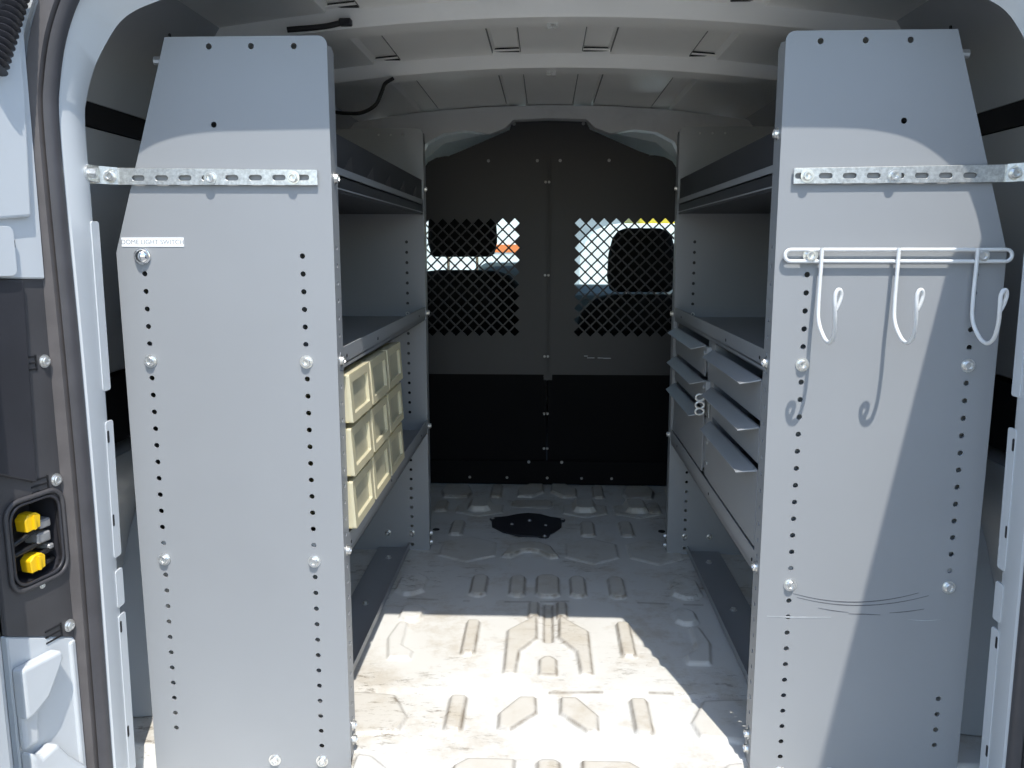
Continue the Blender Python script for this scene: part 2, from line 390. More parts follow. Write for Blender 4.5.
# ---- roof skin with lengthwise beads
def roof_z(x): return 1.217-0.125*x*x
BEADS = [(-0.365, 0.032), (-0.0985, 0.032), (0.0985, 0.032), (0.332, 0.032)]
def bead(x, y=0):
    h = 0
    for c, w in BEADS:
        d = abs(x-c); h = max(h, min(1, max(0, (w-d)/0.006)))
    return h*0.013
def make_roof():
    xs = sorted(set([round(-0.62+i*0.02, 4) for i in range(63)]+[round(c+s*(w+e), 4) for c, w in BEADS for s in (-1, 1) for e in (0, -0.006)]))
    ys = [-0.06, 0.05, 0.3, 0.34, 0.46, 0.5, 0.74, 0.78, 0.88, 0.92, 1.15, 1.35, 1.5, 1.7, 1.95, 2.15]
    mb = MB(); vv = []; n = len(xs)
    for y in ys:
        drop = 0.0 if y < 1.5 else 0.02*((y-1.5)/0.65)**2
        for x in xs: vv.append((x, y, roof_z(x)+bead(x)*(1 if y < 1.4 else 0)-drop))
    ff = [(j*n+i, j*n+i+1, (j+1)*n+i+1, (j+1)*n+i) for j in range(len(ys)-1) for i in range(n-1)]
    k = len(vv)
    vv += [(x, y, z+0.03) for x, y, z in vv]
    ff += [tuple(i+k for i in reversed(f)) for f in list(ff)]
    mb.add(vv, ff)
    struct('ceiling', mb.mesh('ceiling', smooth=20), 'roof', 'bare painted steel roof skin with shallow lengthwise beads')
make_roof()
for c, w in BEADS:  # dark strips drawn as edge shading, so the beads stand out
    for e in (-1, 1):
        if abs(c) > 0.2 and e*c > 0: continue
        for ya, yb in ((0.02, 0.32), (0.46, 0.735), (0.89, 1.40)):
            x = c+e*(w-0.001)
            link('bead_shade_line', MB().box(x-0.0010, x+0.0010, ya, yb, roof_z(x)-0.0008, roof_z(x)+0.004), 'bead_shade', bpy.data.objects['ceiling'])

# ---- roof bows: hat-shaped cross members
def bow(name, y0, y1, zl, label, y_extra=0.0):
    xs = [-0.60+i*0.03 for i in range(41)]
    prof = [(y0-0.018, 0.006), (y0-0.006, 0.005), (y0, -zl+0.004), (y0+0.004, -zl), (y0+0.050, -zl), (y0+0.051, -zl+0.014), (y0+0.057, -zl+0.014), (y0+0.058, -zl+0.005), (y1+0.010, -zl+0.006), (y1+0.016, 0.006)]
    back = [(a, b+0.0025) for a, b in reversed(prof)]
    rings = []
    for x in xs: rings.append([(x, a, roof_z(x)+b) for a, b in prof+back])
    o = struct(name, MB().loft(rings, cap=True).mesh(name, smooth=35), 'roof', label)
    for c, w in BEADS:
        b = MB().box(c-w+0.004, c+w-0.004, y0-0.012, y0+0.010, roof_z(c)+0.0046, roof_z(c)+0.016)
        link('mastic_pad', b, 'mastic', o)
    b = MB().plate(roundrect(-0.010, 0.010, -0.006, 0.006, 0.002), [circ(0, 0, 0.0022, 8)], 0.002, lambda u, v, w: (u, y0+0.046-w+0.35*v, roof_z(0)-zl-0.004+v))
    link('clip', b, 'galv', o)
    for x in (0.12, 0.25, 0.38, -0.38, -0.47, -0.52):
        b = MB().disc((x, y0+0.0005-0.0015, roof_z(x)-zl*0.55), (0, 1, 0), 0.0035, 0.004, 10)
        link('locating_hole', b, 'black', o)
    return o
bow('trim_1', 0.345, 0.43, 0.028, 'painted roof bow nearest the rear opening')
bow('trim_2', 0.765, 0.86, 0.028, 'painted roof bow above the middle of the cargo bay')

# ---- side walls: inner panel profile with cant rail, black strip, cavity
def wall(side, name):
    s = side
    prof = [(0.585, 1.176), (0.605, 1.150), (0.640, 1.125), (0.668, 1.085), (0.690, 1.035), (0.698, 1.010), (0.714, 1.008), (0.714, 0.975), (0.704, 0.972), (0.716, 0.88), (0.730, 0.77),
            (0.738, 0.68), (0.742, 0.585), (0.775, 0.575), (0.782, 0.46), (0.745, 0.44), (0.748, 0.25), (0.752, 0.0), (0.752, -0.06)]
    ys = [-0.052, 0.1, 0.4, 0.8, 1.2, 1.5, 1.62]
    rings = [[(s*x, y, z) for x, z in prof]+[(s*0.84, y, -0.06), (s*0.84, y, 0.6), (s*0.80, y, 0.95), (s*0.70, y, 1.2), (s*0.585, y, 1.235)] for y in ys]
    o = struct(name, MB().loft(rings, cap=True).mesh(name, smooth=25), 'wall', 'grey painted inner body side of the van')
    st = MB().loft([[(s*0.700, y, 1.0095), (s*0.700, y, 0.974), (s*0.712, y, 0.974), (s*0.712, y, 1.0095)] for y in (-0.03, 1.4)], cap=True)
    link('black_strip', st, 'black', o)
    cav = MB().box(*sorted((s*0.7425, s*0.774)), -0.02, 1.3, 0.462, 0.574)  # black box filling the recess in the side wall
    link('cavity_fill', cav, 'black', o)
    for (y, z, x) in ((0.02, 1.05, 0.6845), (0.22, 1.135, 0.627), (0.30, 1.085, 0.668)):
        b = MB().plate(slot(0, 0, 0.016, 0.006), [], 0.002, lambda u, v, w: (s*(x-0.0015-w), y+v, z+u))
        link('rail_slot', b, 'black', o)
    link('lower_side_panel', MB().box(*sorted((s*0.738, s*0.7445)), -0.04, 1.40, 0.0, 0.44), 'body_white', o)
    # wheel arch
    arch = []
    for k in range(19):
        a = math.pi*k/18; arch.append((0.46-0.36*math.cos(a), 0.455*math.sin(a)))
    out = [[(s*xx, y, z) for y, z in arch] for xx in (0.755, 0.70, 0.675, 0.668)]
    sc = [1.0, 1.0, 0.985, 0.955]
    out = [[(p[0], 0.46+(p[1]-0.46)*q, p[2]*q) for p in ring] for ring, q in zip(out, sc)]
    mb = MB().loft(out, closed=False); mb.add(out[-1], [tuple(range(19))])
    link('wheel_arch', mb.mesh('wheel_arch', smooth=40), 'body_white', o)
    return o
wl = wall(-1, 'wall_left'); wr = wall(1, 'wall_right')

# ---- front arch around the partition
def arch_contour():
    h = [(0.0, 1.176), (0.11, 1.172), (0.135, 1.148), (0.18, 1.132), (0.255, 1.142), (0.32, 1.134), (0.375, 1.106), (0.395, 1.062), (0.405, 0.98), (0.52, 0.90), (0.64, 0.78), (0.66, 0.4), (0.66, 0.004)]
    return h
h = arch_contour()
out2 = [(0.0, 1.214), (0.2, 1.209), (0.4, 1.194), (0.59, 1.168), (0.65, 1.12), (0.71, 1.0), (0.745, 0.7), (0.752, 0.004)]
loop = [(x, z) for x, z in out2]+[(x, z) for x, z in reversed(h)][0:-1]+[(0.0, h[0][1])]
full = [(-x, z) for x, z in reversed(out2)]+[(x, z) for x, z in out2[1:]]+[(x, z) for x, z in reversed(h)]+[(-x, z) for x, z in h[1:]]
struct('trim_3', MB().plate(full, [], 0.05, inY(1.425)).mesh('trim_3'), 'body_grey', 'painted steel arch framing the front of the cargo bay')

# ---- rear opening: reveal flange, jamb and header around the door aperture
half_F = [(0.0, 1.150), (0.2, 1.147), (0.38, 1.139), (0.47, 1.127), (0.52, 1.113), (0.552, 1.101), (0.573, 1.087), (0.591, 1.065), (0.613, 1.029), (0.627, 0.99), (0.632, 0.955), (0.632, 0.84), (0.633, 0.68), (0.634, 0.53), (0.636, 0.41), (0.638, 0.2), (0.640, 0.0), (0.640, -0.05)]
half_S = [(0.0, 1.176), (0.2, 1.176), (0.38, 1.174), (0.46, 1.171), (0.515, 1.160), (0.552, 1.141), (0.582, 1.116), (0.600, 1.092), (0.618, 1.05), (0.630, 1.00), (0.635, 0.955), (0.635, 0.84), (0.633, 0.68), (0.632, 0.53), (0.632, 0.41), (0.634, 0.2), (0.636, 0.0), (0.636, -0.05)]
def crv(pts, n=8):
    P = [Vector(p) for p in pts]; P = [P[0]*2-P[1]]+P+[P[-1]*2-P[-2]]; o = []
    for i in range(1, len(P)-2):
        for j in range(n):
            t = j/n; a, b, c, d = P[i-1:i+3]
            o.append(0.5*((2*b)+(c-a)*t+(2*a-5*b+4*c-d)*t*t+(3*b-a-3*c+d)*t**3))
    o.append(P[-2]); return o
half_F = [(p.x, p.y) for p in crv([(x, z, 0) for x, z in half_F], 4)]
half_S = [(p.x, p.y) for p in crv([(x, z, 0) for x, z in half_S], 4)]
def full_loop(hf, off=0.0):
    pts = [(-x, z) for x, z in reversed(hf)]+list(hf[1:])
    n = len(pts); o = []
    for i in range(n):
        a = pts[max(0, i-1)]; b = pts[min(n-1, i+1)]; tx, tz = b[0]-a[0], b[1]-a[1]; l = math.hypot(tx, tz)
        o.append((pts[i][0]-tz/l*off, pts[i][1]+tx/l*off))
    return o
def ringY(hf, off, y): return [(x, y, z) for x, z in full_loop(hf, off)]
reveal = [ringY(half_F, 0.020, -0.046), ringY(half_F, 0.0, -0.048), ringY(half_F, -0.002, -0.053), ringY(half_S, -0.001, -0.098), ringY(half_S, 0.004, -0.103), ringY(half_S, 0.05, -0.112), ringY(half_S, 0.055, -0.09), ringY(half_S, 0.05, -0.03)]
struct('trim_4', MB().loft(reveal, closed=False).mesh('trim_4', smooth=40), 'body_white', 'white painted reveal flange around the rear door opening')
# stamped tabs with slots on the lower flange edges
for s in (-1, 1):
    fx = lambda z: float(np.interp(z, [p[1] for p in reversed(half_F)], [p[0] for p in reversed(half_F)]))
    for (z0, z1) in ((0.592, 0.828), (0.345, 0.548), (0.268, 0.325), (0.0, 0.256)):
        b = MB().plate(roundrect(-0.058, -0.038, z0, z1, 0.004), [], 0.003, lambda u, v, w: (s*(fx(v)-0.0032+w), u, v))
        link('flange_tab', b.mesh('flange_tab', bevel=0.0006, seg=1), 'body_white', bpy.data.objects['trim_4'])
    for zc in (0.526, 0.402, 0.238, 0.070):
        b = MB().plate([(-0.054+p[1], zc+p[0]) for p in slot(0, 0, 0.018, 0.005)], [], 0.002, lambda u, v, w: (s*(fx(v)-0.0036+w), u, v))
        link('flange_slot', b, 'black', bpy.data.objects['trim_4'])
# rear header and outer body jamb (roof rear edge, D-pillars)
def jamb_ring(y, off): return ringY(half_S, off, y)
pts = [jamb_ring(-0.112, 0.026), jamb_ring(-0.122, 0.030), jamb_ring(-0.124, 0.034)]
struct('trim_5', MB().loft(pts, closed=False).mesh('trim_5', smooth=40), 'body_white', 'white painted gutter behind the rubber door seal')
hdr = MB().box(-0.80, 0.80, -0.11, -0.05, 1.232, 1.262).mesh('trim_6', bevel=0.01)
struct('trim_6', hdr, 'body_white', 'rear edge of the van roof over the opening')
fill = MB()
hs = full_loop(half_S, 0.045)
outl = [(-0.80, 1.24), (0.80, 1.24)]
top = [p for p in hs if p[1] > 0.93]
fill.plate([(0.80, 0.93), (0.80, 1.20), (0.74, 1.245), (-0.74, 1.245), (-0.80, 1.20), (-0.80, 0.93)]+top, [], 0.03, inY(-0.118))
struct('trim_7', fill, 'body_white', 'white painted upper corner of the rear body frame')
for s in (-1, 1):
    b = MB().box(*sorted((s*0.70, s*0.85)), -0.052, -0.046, -0.06, 1.22)
    struct('trim_8' if s < 0 else 'trim_9', b, 'body_white', 'inner closing plate of the %s rear pillar' % ('left' if s < 0 else 'right'))

# ---- rubber weather seal round the aperture
seal = thing('weatherstrip', 'long black rubber weather seal looping round the rear door opening', 'seal', (0, -0.11, 0))
r1 = [ringY(half_S, 0.000, -0.104), ringY(half_S, -0.002, -0.112), ringY(half_S, 0.002, -0.121), ringY(half_S, 0.009, -0.124), ringY(half_S, 0.0125, -0.119), ringY(half_S, 0.0125, -0.108)]
link('seal_bulb', MB().loft(r1, closed=False).mesh('seal_bulb', smooth=60), 'rubber_dark', seal)
r2 = [ringY(half_S, 0.0125, -0.108), ringY(half_S, 0.0130, -0.1205), ringY(half_S, 0.0145, -0.1265), ringY(half_S, 0.030, -0.1295), ringY(half_S, 0.0325, -0.127), ringY(half_S, 0.0325, -0.112)]
link('seal_lip', MB().loft(r2, closed=False).mesh('seal_lip', smooth=50), 'rubber', seal)

struct('trim_18', MB().box(-0.72, 0.72, -0.225, -0.199, -0.34, -0.046).mesh('trim_18', bevel=0.008), 'body_white', 'white painted rear sill below the load floor')
# ---- open rear doors
def rear_door(name, s, hx, hy, ang, th, label):
    # local: u from hinge along the door, v thickness (towards the aisle), z
    du = Vector((s*math.sin(ang), -math.cos(ang), 0)); dv = Vector((-s*math.cos(ang), -math.sin(ang), 0))
    P = lambda u, v, z: Vector((hx, hy, 0))+du*u+dv*v+Vector((0, 0, z))
    W = 0.72
    outl = [(0.0, -0.05), (W, -0.05), (W, 1.16), (W-0.05, 1.235), (W-0.12, 1.25), (0.05, 1.25), (0.0, 1.22)]
    o = struct(name, MB().plate(outl, [], th*0.55, lambda u, v, w: P(u, w, v)).mesh(name, bevel=0.004), 'body_white', label)
    inn = [(0.05, 0.0), (W-0.05, 0.0), (W-0.05, 1.13), (W-0.09, 1.21), (0.07, 1.21), (0.05, 1.18)]
    win = roundrect(0.12, W-0.12, 0.66, 1.10, 0.04)
    link('inner_frame', MB().plate(inn, [win], th*0.45, lambda u, v, w: P(u, th*0.55+w, v)).mesh('inner_frame', bevel=0.004), 'body_white', o)
    link('trim_panel', MB().plate(roundrect(0.10, W-0.10, 0.08, 0.58, 0.05), [], 0.012, lambda u, v, w: P(u, th+w, v)).mesh('trim_panel', bevel=0.003), 'black_plastic', o)
    return o
rear_door('door_1', 1, 0.715, -0.165, R(-1.5), 0.095, 'white right rear door swung open at a right angle')
rear_door('door_2', -1, -0.732, -0.240, R(6), 0.09, 'white left rear door swung open beside the tail lamp recess')

# ================================================================== SHELVING UNITS
ZT = 0.7549; HP = 0.0254
LEN = 0.910; XI, XO = 0.311, 0.624
def end_panel(unit, s, y, sign, holes_in, holes_out, extra, flange_holes, zb=-0.004):
    """s: side (-1 left, +1 right); sheet at y; flange returns in direction sign along Y"""
    ol = [(s*XO, zb), (s*(XO+0.003), 0.785), (s*0.5365, 1.079)]
    c = 0.012
    for k in range(5): a = R(90*k/4); ol.append((s*(XI+c-c*math.sin(a)), 1.079-c+c*math.cos(a)))
    ol.append((s*XI, zb))
    holes = [circ(s*0.3565, ZT-HP*i, 0.0040, 10) for i in holes_in]+[circ(s*0.5875, ZT-HP*i, 0.0040, 10) for i in holes_out]+[circ(x, z, r, 12) for x, z, r in extra]
    mb = MB().plate(ol, holes, 0.0022, inY(y))
    fd = 0.036
    pl = (lambda u, v, w: (s*(XI+w), y+sign*u, v))
    mb.plate([(0.0024, -0.004), (fd, -0.004), (fd, 1.062), (fd-0.012, 1.070), (0.0024, 1.066)], [circ(fd*0.52, z, 0.0036, 8) for z in flange_holes], 0.0022, pl)
    return link('end_panel', mb.mesh('end_panel'), 'panel', unit)
def shelf_tray(unit, s, z, lip0, lip1, depth, back, name='shelf', y0=0.004, y1=0.908):
    mb = MB()
    xa, xb = XI+0.001, XI+depth
    b = lambda a, c, d, e, f, g: mb.box(*sorted((s*a, s*c)), d, e, f, g)
    b(xa, xb, y0, y1, z-0.0015, z+0.0005)
    b(xa, xa+0.0022, y0, y1, lip0, lip1); b(xa, xa+0.013, y0, y1, lip0, lip0+0.0018)
    b(xb-0.002, xb, y0, y1, z, z+back)
    for yy in (y0, y1-0.002): b(xa, xb, yy, yy+0.002, z, z+0.03)
    return link(name, mb, 'panel', unit)
allh = [z for z in [0.03+HP*k for k in range(34)]]
unitL = thing('shelving_unit', 'grey steel shelving unit on the left holding cream bins', 'shelving unit', (-0.47, 0.45, 0), 'grey steel van shelving units')
unitR = thing('shelving_unit', 'grey steel shelving unit on the right holding the drawer cabinet', 'shelving unit', (0.47, 0.45, 0), 'grey steel van shelving units')
for s, u in ((-1, unitL), (1, unitR)):
    bi = (5, 17, 30) if s < 0 else (5, 18, 30)
    top = [(s*0.357, 1.0655, 0.0042), (s*0.4165, 1.0660, 0.0042), (s*0.4755, 1.0660, 0.0042), (s*0.4745, 0.962, 0.0042)]
    # near panel
    hin = [i for i in range(-1 if s < 0 else 0, 30) if i not in bi]
    hout = [i for i in range(0, 29) if i not in bi]
    if s > 0: hin = [i for i in range(0, 30) if i not in bi]; hout = [i for i in range(0, 29) if i not in bi and not 19 <= i <= 24]
    end_panel(u, s, 0.0, 1, hin, hout, top, [z for z in allh if z < 0.8], zb=-0.036)
    # far panel
    ep = end_panel(u, s, LEN, 1, [i for i in range(-2, 30) if i not in bi], [], [(s*0.36, 1.064, 0.003), (s*0.39, 1.064, 0.003), (s*0.42, 1.064, 0.003)], [])
    # bolts on the near panel
    for i in bi:
        for x in ((0.3565, 0.5875) if i != 30 else (0.3565, 0.432)):
            bolt('-y', (s*x, -0.0001, ZT-HP*i), u, 1.12)
    # flange bolts facing the aisle
    ax = '+x' if s < 0 else '-x'
    for y in (0.018, LEN+0.018):
        for z in ((0.628, 0.335, 0.02, 0.045) if s < 0 else (0.628, 0.318, 0.02, 0.045)):
            bolt(ax, (s*(XI-0.0002), y, z), u, 1.0)
    bolt(ax, (s*(XI-0.0002), 0.018, 0.948 if s > 0 else 0.890), u, 1.0)
    bolt(ax, (s*(XI-0.0002), LEN+0.018, 0.935), u, 0.8)
    bolt(ax, (s*0.545+(-0.0) , -0.001, 1.03), u, 0.9) if False else None
    for i in bi[:2]: bolt('-y', (s*0.3565, LEN-0.0002, ZT-HP*i), u, 0.8)
    for x in (0.3565, 0.42): bolt('-y', (s*x, LEN-0.0002, 0.05), u, 0.9)
    # nut tip at the sloping edge of the panel
    o = link('bolt', MB().disc((s*0.546, 0.012, 1.050), (s, 0, 0), 0.006, 0.012, 10).mesh('bolt', smooth=30), 'zinc', u)
    # shelves
    up = shelf_tray(u, s, 0.878, 0.8955, 0.908, 0.222, 0.030)
    link('front_board', MB().box(*sorted((s*(XI+0.0045), s*(XI+0.0065))), 0.006, 0.906, 0.9075, 0.956), 'charcoal', up)
    link('lower_lip', MB().box(*sorted((s*(XI+0.0025), s*(XI+0.0045))), 0.006, 0.906, 0.872, 0.8965), 'charcoal', up)
    link('under_sheet', MB().box(*sorted((s*(XI+0.006), s*(XI+0.219))), 0.008, 0.904, 0.8735, 0.8757), 'charcoal', up)  # dark sheet under the tray floor
    for k in range(5):
        y = 0.12+0.165*k
        d = MB().plate([(0.02, 0.0), (0.219, 0.0), (0.219, 0.14), (0.12, 0.085), (0.02, 0.028)], [], 0.0012, lambda uu, v, w: (s*(XI+uu), y+w, 0.8785+v))
        link('divider', d, 'charcoal', up)
        if s < 0: link('divider_tab', MB().plate([(y-0.03, 0.908), (y+0.03, 0.908), (y+0.024, 0.932)], [], 0.0012, lambda a, b, w: (s*(XI+0.0043-w), a, b)), 'grey_plastic', up)
    mid = shelf_tray(u, s, 0.6205, 0.612, 0.645, 0.30, 0.04)
    low = shelf_tray(u, s, 0.327 if s < 0 else 0.309, 0.320 if s < 0 else 0.300, 0.354 if s < 0 else 0.335, 0.305, 0.03)
    for (y, z) in ((0.06, 0.630), (0.30, 0.630), (0.80, 0.630)):
        link('rivet_hole', MB().disc((s*(XI+0.0005), y, z), (-s, 0, 0), 0.0028, 0.0008, 8), 'black', mid)
    for (y, z) in ((0.05, 0.0), (0.40, 0.0), (0.80, 0.0)):
        link('rivet_hole', MB().disc((s*(XI+0.0005), y, (0.337 if s < 0 else 0.317)), (-s, 0, 0), 0.0028, 0.0008, 8), 'black', low)
    # back sheet
    mb = MB(); mb.box(*sorted((s*0.612, s*0.614)), 0.003, LEN, 0.30, 0.80)
    link('back_panel', mb, 'panel', u)
    # base strip lying on the floor with a turned-up edge
    mb = MB(); mb.box(*sorted((s*0.365, s*0.446)), 0.003, LEN, 0.0085, 0.0105); mb.box(*sorted((s*0.363, s*0.3655)), 0.003, LEN, 0.0085, 0.024)
    br = link('base_strip', mb, 'panel', u)
    for y in (0.2, 0.55, 0.83): bolt('+z', (s*0.405, y, 0.0105), br, 0.9)

# scuffs on the right panel (rubbed arcs and a shallow crease)
def arc_strip(x0, x1, z0, sag, w, name, m, unit, tw=0.0):
    n = 16; vv = []; ff = []
    for i in range(n+1):
        t = i/n; x = x0+(x1-x0)*t; z = z0-sag*(1-(2*t-1)**2)+tw*t; ww = w*(0.25+0.75*math.sin(math.pi*min(1, max(0, t*0.94+0.03))))
        vv += [(x, -0.00045, z-ww/2), (x, -0.00045, z+ww/2), (x, 0.001, z+ww/2), (x, 0.001, z-ww/2)]
    for i in range(n):
        for k in range(4): a = i*4+k; b = i*4+(k+1) % 4; ff.append((a, b, b+4, a+4))
    ff += [(0, 1, 2, 3), (n*4+3, n*4+2, n*4+1, n*4)]
    link(name, MB().add(vv, ff), m, unit)
arc_strip(0.362, 0.545, 0.284, 0.014, 0.0012, 'scuff_mark', 'scuff_dark', unitR, 0.004)
arc_strip(0.368, 0.560, 0.278, 0.014, 0.0011, 'scuff_mark', 'scuff_dark', unitR, 0.006)
arc_strip(0.40, 0.445, 0.262, 0.001, 0.0009, 'scuff_mark', 'scuff_dark', unitR, -0.006)
arc_strip(0.445, 0.492, 0.2535, 0.000, 0.0012, 'scuff_mark', 'scuff_dark', unitR, -0.001)
arc_strip(0.505, 0.555, 0.256, 0.001, 0.0009, 'scuff_mark', 'scuff_dark', unitR, 0.007)
arc_strip(0.325, 0.420, 0.2475, 0.001, 0.0020, 'scuff_mark', 'scuff_edge_pale', unitR)
arc_strip(0.53, 0.58, 0.247, 0.002, 0.0012, 'scuff_mark', 'scuff_edge_pale', unitR)

# ================================================================== MOUNTING STRAPS
def strap(s, label):
    t = thing('mounting_strap', label, 'strap', (s*0.48, -0.004, 0.889), 'slotted mounting straps at the panel tops')
    x0, x1 = 0.329, 0.628
    hs_ = []
    for k in range(8): hs_.append(slot(s*(0.350+0.0335*k if s < 0 else 0.340+0.0322*k), 0.889, 0.0185, 0.0075))
    ol = [(s*x0, 0.8785), (s*x1, 0.880), (s*x1, 0.9035), (s*x0, 0.8995)]
    link('slotted_bar', MB().plate(ol, hs_, 0.003, inY(-0.0065)).mesh('slotted_bar', bevel=0.0004, seg=1), 'galv', t)
    for x in ((0.363, 0.481) if s < 0 else (0.347, 0.464)): bolt('-y', (s*x, -0.0066, 0.889), t, 1.05)
    # bent tab bolted to the pillar
    mb = MB().plate([(s*0.612, 0.880), (s*0.640, 0.880), (s*0.640, 0.9045), (s*0.612, 0.9035)], [], 0.003, lambda u, v, w: (u, -0.0095+w-(abs(u)-0.612)*0.9, v))
    link('bent_tab', mb, 'galv', t)
    bolt('-y', (s*0.619, -0.0165, 0.891), t, 1.1)
    o = MB().disc((s*0.6315, -0.052, 0.8925), (-s, 0, 0), 0.011, 0.004, 16); o.disc((s*0.6275, -0.052, 0.8925), (-s, 0, 0), 0.007, 0.010, 6)
    o.box(*sorted((s*0.628, s*0.631)), -0.055, -0.028, 0.8815, 0.9035)
    link('pillar_bolt', o.mesh('pillar_bolt', smooth=30), 'galv', t)
strap(-1, 'galvanised slotted strap across the top of the left panel'); strap(1, 'galvanised slotted strap across the top of the right panel')

# ================================================================== DOME LIGHT SWITCH + STICKER
st = thing('switch_label', 'white printed strip sticker above the chrome switch on left panel', 'label', (-0.572, -0.001, 0.801))
link('sticker', MB().box(-0.618, -0.527, -0.0008, 0.0, 0.7935, 0.8065), 'sticker', st)
fc = bpy.data.curves.new('lettering', 'FONT'); fc.body = 'DOME LIGHT SWITCH'; fc.size = 0.0092; fc.align_x = 'CENTER'; fc.align_y = 'CENTER'; fc.extrude = 0.0001
fo = bpy.data.objects.new('lettering_tmp', fc); col.objects.link(fo)
dg = bpy.context.evaluated_depsgraph_get()
tm = bpy.data.meshes.new_from_object(fo.evaluated_get(dg)); bpy.data.objects.remove(fo); bpy.data.curves.remove(fc)
tm.transform(Matrix.Translation((-0.5725, -0.00095, 0.7999)) @ Matrix.Rotation(R(90), 4, 'X'))
link('lettering', tm, 'ink', st)
sw = thing('dome_light_switch', 'round chrome switch knob on the left panel under the sticker', 'switch', (-0.588, 0, 0.780))
k = MB().disc((-0.588, 0, 0.780), (0, -1, 0), 0.0118, 0.004, 24)
link('bezel', k.mesh('bezel', smooth=30, bevel=0.0006), 'chrome', sw)
k = MB(); k.tube([(-0.588, -0.004, 0.780), (-0.588, -0.007, 0.780), (-0.588, -0.010, 0.780), (-0.588, -0.012, 0.780)], [0.0105, 0.0095, 0.0065, 0.002], 20)
link('knob', k.mesh('knob', smooth=60), 'chrome', sw)

# ================================================================== HOOK RACK
hk = thing('hook_rack', 'white coated wire hook rack bolted across the right panel', 'hook rack', (0.476, -0.008, 0.78))
z0, z1 = 0.7735, 0.7895; xa, xb = 0.330, 0.622; rr = 0.0080
lp = []
for i in range(9): a = R(90+180*i/8); lp.append((xa+rr*math.cos(a), -0.008, 0.7815+rr*math.sin(a)))
for i in range(9): a = R(-90+180*i/8); lp.append((xb+rr*math.cos(a), -0.008, 0.7815+rr*math.sin(a)))
link('wire_frame', MB().tube(lp, 0.0027, 10, closed=True).mesh('wire_frame', smooth=60), 'wire_white', hk)
for x in (0.371, 0.475, 0.581):
    p = crv([(x, -0.0125, 0.792), (x, -0.0125, 0.770), (x-0.001, -0.0135, 0.722), (x-0.001, -0.018, 0.692), (x+0.0025, -0.033, 0.671), (x+0.0045, -0.050, 0.665), (x+0.0035, -0.068, 0.674), (x, -0.082, 0.694),
             (x-0.004, -0.090, 0.714), (x-0.0055, -0.092, 0.730), (x-0.003, -0.092, 0.7375), (x+0.001, -0.091, 0.738), (x+0.0035, -0.089, 0.732), (x+0.002, -0.088, 0.722), (x-0.0015, -0.087, 0.712)], 6)
    link('hook', MB().tube(p, 0.0027, 10).mesh('hook', smooth=60), 'wire_white', hk)
for x in (0.3575, 0.5905): bolt('-y', (x, -0.0055, 0.7815), hk, 1.2)

# ================================================================== STORAGE BINS (3 x 3) AND THEIR RACK
rows_z = [0.5290, 0.4455, 0.3620]; BW = 0.147
for z in rows_z[:2]:
    link('bin_tray', MB().box(-0.56, -0.316, 0.038, 0.496, z-0.004, z-0.0025), 'panel', unitL)
link('bin_rack_side', MB().box(-0.56, -0.40, 0.4965, 0.4985, 0.335, 0.610), 'panel', unitL)
bz = rows_z[0]; by = 0.037; H = 0.0745
def make_bin():
    t = thing('storage_bin', 'bin', 'bin', (-0.42, by+BW/2, bz), 'cream plastic bins in the left unit')
    xf = -0.2995; D = 0.20
    mb = MB(); w = 0.0025
    y0, y1 = by+0.003, by+BW-0.003
    # shell: bottom, sides, back (open at the top)
    mb.box(xf-D, xf-0.004, y0, y1, bz, bz+w)
    for yy in (y0, y1-w):
        mb.add([(xf-D, yy, bz), (xf-0.004, yy, bz), (xf-0.010, yy, bz+H*0.97), (xf-D, yy, bz+H*0.97), (xf-D, yy+w, bz), (xf-0.004, yy+w, bz), (xf-0.010, yy+w, bz+H*0.97), (xf-D, yy+w, bz+H*0.97)],
               [(0,1,2,3), (7,6,5,4), (0,4,5,1), (1,5,6,2), (2,6,7,3), (3,7,4,0)])
    mb.box(xf-D, xf-D+w, y0, y1, bz, bz+H*0.97)
    link('bin_body', mb, 'bin', t)
    # front frame with a raised border
    fr = MB().plate(roundrect(y0-0.001, y1+0.001, bz-0.0005, bz+H, 0.003), [roundrect(y0+0.016, y1-0.016, bz+0.012, bz+H-0.014, 0.002)], 0.006, lambda u, v, ww: (xf-0.006+ww-(v-bz)*0.06, u, v))
    f = link('front_frame', fr.mesh('front_frame', bevel=0.0007, seg=1), 'bin', t)
    pn = MB().plate(roundrect(y0+0.014, y1-0.014, bz+0.010, bz+H-0.012, 0.002), [], 0.002, lambda u, v, ww: (xf-0.0075+ww-(v-bz)*0.06, u, v))
    link('label_window', pn, 'bin_window', f)
    rim = MB().box(xf-0.022, xf-0.0045, y0, y1, bz+H-0.004, bz+H-0.001)
    link('top_rim', rim, 'bin', t)
    return t
first = make_bin()
rown = ['top', 'middle', 'bottom']; coln = ['nearest the rear', 'in the centre', 'farthest from the rear']
def copy_tree(o, parent=None):
    c = o.copy(); col.objects.link(c)
    if parent is not None:
        c.parent = parent; c.matrix_parent_inverse = o.matrix_parent_inverse.copy()
    for ch in list(o.children): copy_tree(ch, c)
    return c
for r_ in range(3):
    for c_ in range(3):
        b = first if (r_, c_) == (0, 0) else copy_tree(first)
        b.location = (-0.42, by+BW/2+c_*0.153, rows_z[r_])
        b['label'] = 'cream plastic bin in the %s row, %s' % (rown[r_], coln[c_])

